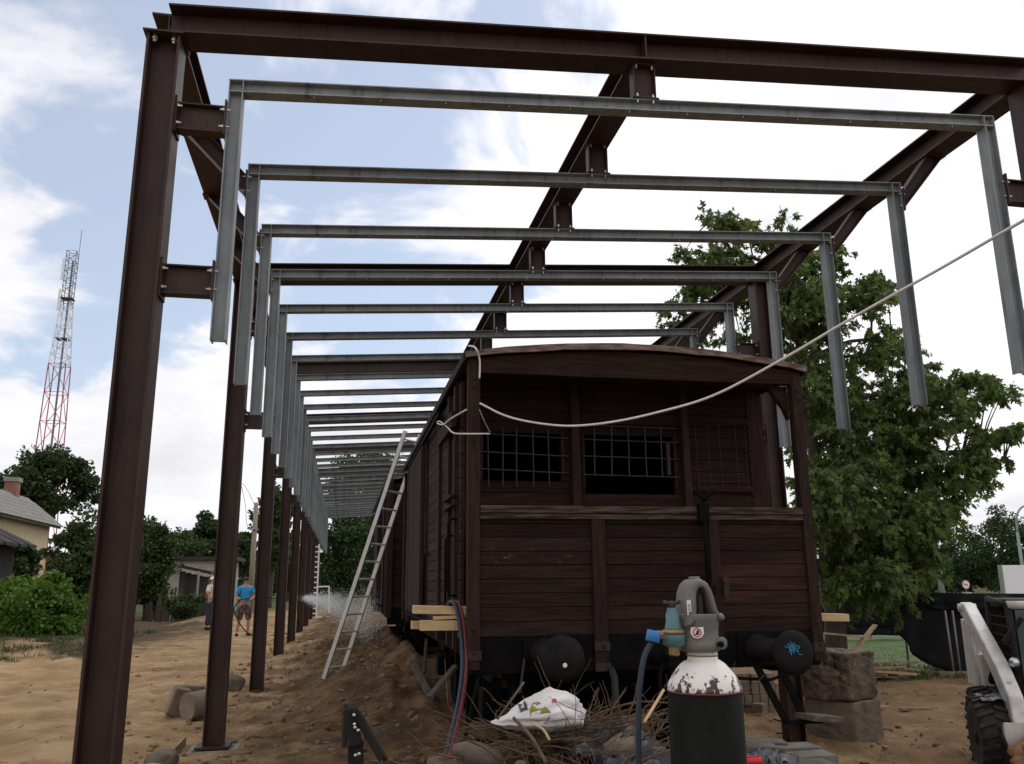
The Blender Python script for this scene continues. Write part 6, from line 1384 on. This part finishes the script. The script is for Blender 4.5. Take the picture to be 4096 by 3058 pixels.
# the big oak on the right: hand-placed twig clusters at photo positions, real depth spread
def oak():
    g = np.random.default_rng(55); Y0 = 17.0
    bx = at(1800, 1330, Y=Y0).x; base = Vector((bx, Y0, gh(bx, Y0)))
    t = thing('oak_tree', 'large leafy oak behind the wagon on the right, reaching above the canopy frames', 'tree', tuple(base))
    cl = []
    def ell(cx, cy, rx, ry, n, yc, yr, r):
        for _ in range(max(2, int(n*1.0))):
            while True:
                a, b = g.uniform(-1, 1), g.uniform(-1, 1)
                if a*a+b*b < 1: break
            p = at(cx+a*rx, cy+b*ry, Y=Y0+yc+g.uniform(-1, 1)*yr); cl.append((np.array(p), r*0.86*g.uniform(0.55, 1.3)))
    ell(1600, 480, 60, 38, 9, 0.6, 0.8, 0.34)
    ell(1690, 500, 25, 60, 5, 0.3, 0.6, 0.26)
    ell(1640, 580, 150, 60, 20, 0.6, 1.0, 0.42)
    ell(1520, 540, 60, 20, 4, 0.5, 0.6, 0.26)
    ell(1470, 640, 55, 30, 6, 0.6, 0.7, 0.30)
    ell(1570, 690, 110, 50, 12, 0.8, 1.0, 0.40)
    ell(1800, 560, 40, 25, 4, 0.2, 0.6, 0.26)
    ell(1740, 690, 110, 110, 26, 0.4, 1.3, 0.5)
    ell(1860, 650, 60, 70, 10, -0.2, 0.8, 0.36)
    ell(1900, 610, 25, 30, 3, -0.3, 0.5, 0.28)
    ell(1810, 830, 110, 90, 20, 0.2, 1.4, 0.46)
    ell(1930, 740, 50, 50, 8, -0.2, 0.8, 0.34)
    ell(1860, 960, 150, 80, 26, -0.2, 1.4, 0.5)
    ell(2040, 870, 70, 40, 10, -0.5, 0.8, 0.34)
    ell(2110, 830, 50, 22, 6, -0.6, 0.6, 0.24)
    ell(2060, 960, 70, 55, 11, -0.5, 0.9, 0.34)
    ell(2090, 1030, 60, 40, 9, -0.5, 0.8, 0.32)
    ell(2165, 960, 40, 40, 6, -0.7, 0.6, 0.24)
    ell(2195, 945, 15, 20, 2, -0.7, 0.5, 0.20)
    ell(1870, 1080, 170, 90, 36, -0.3, 1.5, 0.55)
    ell(1850, 1190, 150, 80, 34, -0.4, 1.4, 0.52)
    ell(1990, 1140, 70, 60, 12, -0.5, 0.9, 0.38)
    ell(1860, 1268, 90, 30, 14, -0.8, 0.9, 0.34)
    ell(1965, 815, 50, 45, 9, -0.3, 0.8, 0.34); ell(2020, 1060, 60, 50, 9, -0.5, 0.8, 0.34); ell(1660, 560, 90, 60, 12, 0.6, 0.9, 0.36); ell(1580, 620, 110, 50, 10, 0.7, 0.9, 0.34); ell(1910, 880, 70, 50, 9, -0.2, 0.9, 0.36); ell(2150, 850, 30, 20, 4, -0.6, 0.5, 0.22)
    C = np.array([c for c, _ in cl]); Rr = np.array([r for _, r in cl])
    # wood
    mb = MB(); top = at(1720, 620, Y=Y0+0.6)
    tpts = [base-Vector((0, 0, 0.2)), base+Vector((0, 0, 0.5)), base.lerp(top, 0.35)+Vector((0.15, 0, 0)), base.lerp(top, 0.7)+Vector((-0.1, 0, 0)), top]
    mb.tube(spline(tpts, 4), [0.30-0.26*i/16 for i in range(17)], 12); mb.build('trunk', 'bark', t, True)
    tp_ = spline(tpts, 12); br = MB()
    hubs = []
    for i in g.choice(len(C), 26, replace=False):
        e = Vector(C[i]); j = min(range(8, len(tp_)), key=lambda k: (tp_[k]-e).length+1.3*max(0, tp_[k].z-e.z+0.4)); s0 = tp_[j]
        md = s0.lerp(e, 0.5)+Vector((0, 0, 0.12*(e-s0).length)); pth = spline([s0, md, e], 5); br.tube(pth, [0.075-0.06*k/10 for k in range(11)], 7); hubs += pth[4:]
    for c in C:
        e = Vector(c); h = min(hubs, key=lambda k: (k-e).length); 
        if (h-e).length > 0.05: br.tube([h, h.lerp(e, 0.5)+Vector((0, 0, 0.08)), e], [0.022, 0.015, 0.006], 5)
    br.build('limbs', 'bark', t, True)
    # twigs with drooping leaf bunches
    pos = []; dr = []; tg = MB()
    for c, r in zip(C, Rr):
        nt_ = int(11*(r/0.4)**1.5)+4
        for _ in range(nt_):
            u = g.normal(size=3); u /= np.linalg.norm(u); u[2] = u[2]*0.75
            L_ = r*g.uniform(0.6, 1.9); e = c+u*L_+np.array([0, 0, -0.18*L_])
            tg.tube([tuple(c), tuple((c+e)/2+np.array([0, 0, 0.05*L_])), tuple(e)], [0.006, 0.005, 0.003], 3, False)
            m_ = int(g.integers(9, 16))
            s = (0.3+0.75*g.random(m_)**0.6)[:, None]; q_ = c+(e-c)*s+g.normal(size=(m_, 3))*0.035
            d = u*0.5+g.normal(size=(m_, 3))*0.42+np.array([0, 0, -0.75]); pos.append(q_); dr.append(d)
    tg.build('twigs', 'bark', t)['kind'] = 'stuff'
    P_, D_ = np.concatenate(pos), np.concatenate(dr)
    leaves_mesh('crown', P_, D_, 0.135, 'oak_leaf', t, 56, 'oak', 0.5)
    return t
oak()

# ------------------------------------------------------------------ left background
def lathe_mast():
    y = 90.0; b, t = at(101, 990, Y=y), at(157, 545, Y=y); cx = (at(110, 955, Y=y).x+at(157, 550, Y=y).x)/2; z0 = gh(cx, y); zt = t.z
    ms = thing('radio_mast', 'red and white lattice radio mast with panel antennas above the round tree', 'mast', (cx, y, z0))
    zk = [z0, 9.0, 16.0, at(130, 790, Y=y).z, at(140, 665, Y=y).z, at(150, 625, Y=y).z, zt]
    def half(z): return 1.25-0.45*min(1, (z-z0)/(zk[3]-z0))-0.34*max(0, min(1, (z-zk[3])/(zk[4]-zk[3]))) if z < zk[4] else 0.46
    secs = [(z0, zk[3], 8, 'mast_red'), (zk[3], zk[4], 6, 'mast_white'), (zk[4], zt, 11, 'mast_grey')]
    for a, b_, n, m in secs:
        zs = np.linspace(a, b_, n+1); r = 0.055 if m != 'mast_grey' else 0.035
        for (sx_, sy_) in ((-1, -1), (1, -1), (1, 1), (-1, 1)):
            MB().tube([(cx+sx_*half(z), y+sy_*half(z), z) for z in zs], r, 6).build('leg', m, ms)
        br = MB()
        for i in range(n):
            za, zb = zs[i], zs[i+1]; ha, hb = half(za), half(zb)
            A = [(cx+s_[0]*ha, y+s_[1]*ha, za) for s_ in ((-1, -1), (1, -1), (1, 1), (-1, 1))]; B = [(cx+s_[0]*hb, y+s_[1]*hb, zb) for s_ in ((-1, -1), (1, -1), (1, 1), (-1, 1))]
            for k in range(4):
                br.tube([A[k], B[(k+1) % 4]] if i % 2 else [A[(k+1) % 4], B[k]], r*0.6, 5); br.tube([B[k], B[(k+1) % 4]], r*0.55, 5)
        br.build('bracing', m, ms)
    MB().tube([(cx+0.1, y, z0), (cx+0.1, y, zt-1)], 0.10, 6).build('cable_ladder', 'mast_grey', ms)
    for z, s in ((zt-5.2, 0), (zt-9.5, 0)): MB().box(cx-0.6, cx+0.6, y-0.6, y+0.6, z, z+0.07).build('platform', 'mast_grey', ms)
    for dx, z in ((-0.60, zt-3.3), (-0.62, zt-6.6)): MB().box(cx+dx-0.11, cx+dx+0.11, y-0.66, y-0.54, z, z+2.3).build('panel_antenna', 'mast_white', ms, bevel=0.05)
    MB().tube([(cx+0.6, y, zt), (cx+0.6, y, zt+2.5)], 0.03, 5).build('whip_antenna', 'mast_grey', ms)
lathe_mast()
# cream house with grey roof, parallel to the track
e1 = at(138, 1140, Y=42)
hx0 = e1.x-0.30; HW = 1.15; RH = 0.95; wall_h = e1.z+0.15-gh(hx0-HW, 37)
hl = house('cream_house', 'cream rendered house with grey gabled roof and brick chimney at the left edge', (hx0-HW, 37.3, gh(hx0-HW, 37)), 0.04, 2*HW, 8.4, wall_h+0.12, RH, 'cream_wall', 'roof_slate', [('x+', -1.5, 1.2, 1.1, 1.3), ('x+', 1.6, 1.2, 1.1, 1.3)], 0.45)
ch = MB().box(-0.24, 0.24, 2.2, 2.7, wall_h+0.6, wall_h+1.62).build('chimney', 'brick_red', hl); MB().box(-0.29, 0.29, 2.15, 2.75, wall_h+1.62, wall_h+1.80).build('chimney_cap', 'pad', ch)
# slates on the visible slope
sm = None; pit = math.atan2(RH, HW); slope_l = math.hypot(RH, HW)+0.45
for i in range(6):
    for j in range(9):
        o_ = (0.5 if i % 2 else 0.0)
        if sm is None:
            mb = MB().box(-0.30, 0.30, -0.50, 0.50, 0.0, 0.018); s0_ = mb.build('slate', 'roof_slate', hl, origin=(0, 0, 0)); sm = s0_
        else: s0_ = link(sm.copy()); s0_.parent = hl
        dd = 0.28+i*(slope_l-0.5)/5.0; yv = -4.25+j*1.02+o_*0.5+0.2
        s0_.location = (math.cos(pit)*dd+0.06*math.sin(pit), yv, wall_h+0.12+RH-math.sin(pit)*dd+0.075*math.cos(pit)); s0_.rotation_euler = (0, pit-0.03, 0)
# dark shed roof before it
sd_ = at(30, 1165, Y=29.0); z0 = gh(sd_.x-1.5, 29)
ds = thing('dark_shed', 'low outbuilding with dark ragged roof below the cream house', 'shed', (sd_.x-1.2, 28.5, z0))
zt = at(0, 1150, Y=29).z; ze = at(66, 1176, Y=29).z; xe = at(62, 1176, Y=30.4).x
MB().sect((0, 27.2, 0), (0, 30.6, 0), (1, 0, 0), (0, 0, 1), [(xe-3.2, z0), (xe-0.45, z0), (xe-0.45, ze-0.05), (xe-3.2, zt+1.2)]).build('wall', 'roof_dark', ds)
for i in range(6):
    ya = 26.9+i*0.66; MB().sect((0, ya, 0), (0, ya+0.64, 0), (1, 0, 0), (0, 0, 1), [(xe+0.05*((i*7) % 3), ze-0.06), (xe+0.05*((i*7) % 3), ze+0.03), (xe-3.4, zt+1.42), (xe-3.4, zt+1.33)]).build('roof_sheet', 'roof_dark', ds)
# pale brick shed with flat dark roof
y = 52.0; a, b = at(372, 1209, Y=y), at(480, 1300, Y=y); z0 = gh(a.x, y); zt = at(372, 1212, Y=y).z; x1_ = at(500, 1209, Y=y).x
bs = thing('brick_shed', 'pale brick shed with flat dark roof behind the second left column', 'shed', ((a.x+x1_)/2, y, z0))
MB().box(a.x+0.02, x1_-0.02, y+0.04, y+4, z0-0.2, zt).build('wall', 'mortar', bs)
bmesh_ = None; bw_, bh_ = 0.25, 0.088
nrow = int((zt-0.4-z0)/0.1); nbk = 0
for r in range(nrow):
    zz_ = zt-0.1-r*0.1
    if zz_ < at(420, 1290, Y=y).z: break
    nc = int((x1_-a.x)/0.265)
    for cc_ in range(nc):
        if nbk >= 300: break
        xx_ = a.x+0.02+cc_*0.265+(0.13 if r % 2 else 0)
        if xx_+0.25 > x1_: continue
        if bmesh_ is None: o = MB().box(0, bw_, 0, 0.05, 0, bh_).build('brick', 'white_brick', bs, origin=(0, 0, 0)); bmesh_ = o
        else: o = link(bmesh_.copy()); o.parent = bs
        o.location = Vector((xx_, y-0.002*(cc_ % 3), zz_))-WL[bs.name]; nbk += 1
MB().box(a.x-0.3, x1_+0.3, y-0.35, y+4.4, zt+0.002, zt+0.22).build('roof', 'roof_dark', bs)
rb = MB()
# dark wooden lean-to with sloping roof
y = 46.0; p0_, p1_ = at(352, 1215, Y=y), at(452, 1240, Y=y); z0 = gh(p1_.x, y)
ws = thing('wooden_lean_to', 'dark plank lean-to with sloping brown roof in front of the brick shed', 'shed', ((p0_.x+p1_.x)/2, y, z0))
for i in range(8):
    t0 = i/8; xa = p0_.x+(p1_.x-p0_.x)*t0; xb = p0_.x+(p1_.x-p0_.x)*(i+0.97)/8; za = p0_.z+(p1_.z-p0_.z)*t0
    mm = 'grey_wood' if i > 2 else ('white_brick' if i in (1, 2) else 'rust_red')
    MB().box(xa, xb, y, y+0.04+0.01*(i % 2), z0-0.1, za-0.25).build('plank', mm, ws)
MB().sect((0, y-0.5, 0), (0, y+2.2, 0), (1, 0, 0), (0, 0, 1), [(p0_.x-0.2, p0_.z-0.05), (p1_.x+0.15, p1_.z-0.05), (p1_.x+0.15, p1_.z+0.1), (p0_.x-0.2, p0_.z+0.1)]).build('roof', 'rust_bar', ws)
MB().box(p0_.x+0.1, p1_.x-0.1, y+0.06, y+1.9, z0-0.1, p1_.z-0.15).build('inner_wall', 'grey_wood', ws)
# red door shed and rough fence boards
y = 43.0; a = at(322, 1275, Y=y); b = at(357, 1275, Y=y); z0 = gh(a.x, y)
rd = thing('red_shed', 'small rust-red plank shed wall left of the lean-to', 'shed', ((a.x+b.x)/2, y, z0))
for i in range(6): MB().box(a.x+(b.x-a.x)*i/6, a.x+(b.x-a.x)*(i+0.95)/6, y, y+0.05, z0, at(340, 1240, Y=y).z).build('plank', 'rust_red', rd)
MB().box(a.x-0.1, b.x+0.1, y-0.2, y+1.6, at(340, 1240, Y=y).z+0.002, at(340, 1236, Y=y).z+0.05).build('roof', 'roof_dark', rd)
pf = thing('plank_fence', 'rough leaning plank fence in front of the sheds', 'fence', tuple(at(390, 1310, Y=40)))
q = random.Random(31)
for i in range(17):
    vx = 322+i*7.2; b = at(vx, 1320, Y=40); z0 = gh(b.x, 40); hh_ = q.uniform(0.8, 1.5); l_ = q.uniform(-0.12, 0.12)
    MB().bar((b.x, 40+q.uniform(-0.05, 0.05), z0-0.1), (b.x+l_, 40, z0+hh_), q.uniform(0.08, 0.14), 0.03, (0, 1, 0)).build('plank', 'grey_wood', pf)
b = at(421, 1340, Y=38.5); MB().tube([(b.x, 38.5, gh(b.x, 38.5)-0.1), (b.x+0.02, 38.5, at(420, 1235, Y=38.5).z)], 0.05, 8).build('post', 'pad', pf)
vtree('shrub', 'weedy green bush in front of the plank fence', 400, 1310, 42, 26, 37.5, 4500, 0.11, 'mid_leaf', 140, clumps=35, trunk=0.04, cat='bush', group='bushes along the left boundary')
vtree('shrub', 'low scrub at the foot of the first column, edge of the sand', 250, 1320, 40, 22, 31, 3500, 0.10, 'dark_leaf', 141, clumps=30, trunk=0.04, cat='bush', group='bushes along the left boundary')
# chimney and aerial of a hidden house
y = 85.0; c = at(392, 1165, Y=y); hc = thing('hidden_house', 'red brick chimney top with aerial above the trees behind the sheds', 'house', (c.x, y, gh(c.x, y)))
MB().box(c.x-0.8, c.x+0.8, y, y+1.4, gh(c.x, y), at(392, 1152, Y=y).z).build('chimney', 'brick_red', hc)
MB().tube([(at(357, 1160, Y=y).x, y, gh(c.x, y)), at(357, 1128, Y=y), at(360, 1126, Y=y)], 0.06, 5).build('aerial', 'galv', hc)
# utility pole and wires
y = 50.0; a = at(543, 1280, Y=y); t = at(553, 1087, Y=y); px_ = (a.x+t.x)/2; z0 = gh(px_, y)
up_ = thing('utility_pole', 'grey wooden utility pole with sagging wires between the second and third columns', 'utility pole', (px_, y, z0))
MB().tube([(px_, y, z0-0.3), (px_, y, t.z)], [0.17, 0.12], 12).build('pole', 'pole_wood', up_, True)
MB().bar((px_-0.25, y-0.14, t.z-1.5), (px_+0.25, y-0.14, t.z-1.5), 0.08, 0.08).build('bracket', 'galv', up_)
MB().tube(spline([Vector((px_, y-0.14, t.z-1.5)), at(535, 1140, Y=46), at(528, 1080, Y=44), at(500, 960, Y=40)], 8), 0.012, 5).build('wire', 'wire', up_)
MB().tube(spline([Vector((px_, y-0.14, t.z-0.3)), at(535, 1060, Y=52), at(522, 1045, Y=54), at(480, 1020, Y=60)], 8), 0.014, 5).build('wire', 'wire', up_)
MB().tube(spline([at(390, 1163, Y=84), at(440, 1168, Y=75), at(545, 1168, Y=50)], 8), 0.02, 5).build('wire', 'wire', up_)
sg_ = thing('goal_post', 'thin white goal-like metal frame standing far off beside the ladder', 'frame', tuple(at(700, 1332, Y=46)))
a, b, c = at(711, 1332, Y=46), at(711, 1268, Y=46), at(686, 1269, Y=46); a.z = gh(a.x, 46); d = Vector((c.x, 46, a.z))
MB().tube([a, b], 0.035, 6).build('post', 'white_paint', sg_); MB().tube([b, c], 0.035, 6).build('crossbar', 'white_paint', sg_); MB().tube([c, d], 0.035, 6).build('post', 'white_paint', sg_)


# ------------------------------------------------------------------ far wood closing the horizon
g = np.random.default_rng(300); n = 26000; xx_ = g.uniform(-95, 170, n); yy_ = 135+g.uniform(-6, 6, n)-0.0*xx_
top = 5.5+2.2*fbm(xx_*0.09, xx_*0.0, 4, 71)+1.0*fbm(xx_*0.5, xx_*0.0, 3, 73)
zz_ = g.random(n)**0.8*top
fw = leaves_mesh('far_wood', np.stack([xx_, yy_, zz_], 1), g.normal(size=(n, 3)), 1.0, 'dark_leaf', None, 301); fw['kind'] = 'stuff'
tag(fw, 'dark far wood closing the horizon behind the gardens', 'wood')

# ------------------------------------------------------------------ weeds and litter on the site
g = np.random.default_rng(410); pts = []; drs = []
for (xa, xb, ya, yb_, n) in ((-12.5, -5.8, 22.5, 31, 260), (-8.5, -5.6, 20, 22.5, 20), (10.5, 13.5, 16, 18.5, 90)):
    for _ in range(n):
        x, y = g.uniform(xa, xb), g.uniform(ya, yb_); k = int(g.integers(14, 40)); z = gh(x, y)
        pts.append(np.stack([x+g.normal(size=k)*0.10, y+g.normal(size=k)*0.10, np.full(k, z-0.01)], 1)); drs.append(np.stack([g.normal(size=k)*0.5, g.normal(size=k)*0.5, 0.5+g.random(k)], 1))
wd = leaves_mesh('weeds', np.concatenate(pts), np.concatenate(drs), 0.085, 'mid_leaf', None, 411, 'blade', 0.6); wd['kind'] = 'stuff'
tag(wd, 'scattered green weeds and grass tufts on the bare ground', 'weeds')
lt = MB(); q = random.Random(66)
for i in range(420):
    x, y = (q.uniform(-4, 0.9), q.uniform(8.4, 22)) if q.random() < 0.65 else (q.uniform(4.2, 10.5), q.uniform(8, 16)); z = gh(x, y)+0.008; a = q.uniform(0, math.tau); l_ = q.uniform(0.03, 0.16)
    lt.bar((x, y, z), (x+math.cos(a)*l_, y+math.sin(a)*l_, gh(x+math.cos(a)*l_, y+math.sin(a)*l_)+0.01+0.01*q.random()), q.uniform(0.006, 0.025), 0.006)
o = lt.build('wood_chips', 'old_wood', None, origin=(0, 12, 0)); o['kind'] = 'stuff'; tag(o, 'loose wood chips and splinters littered over the site ground', 'wood chips')
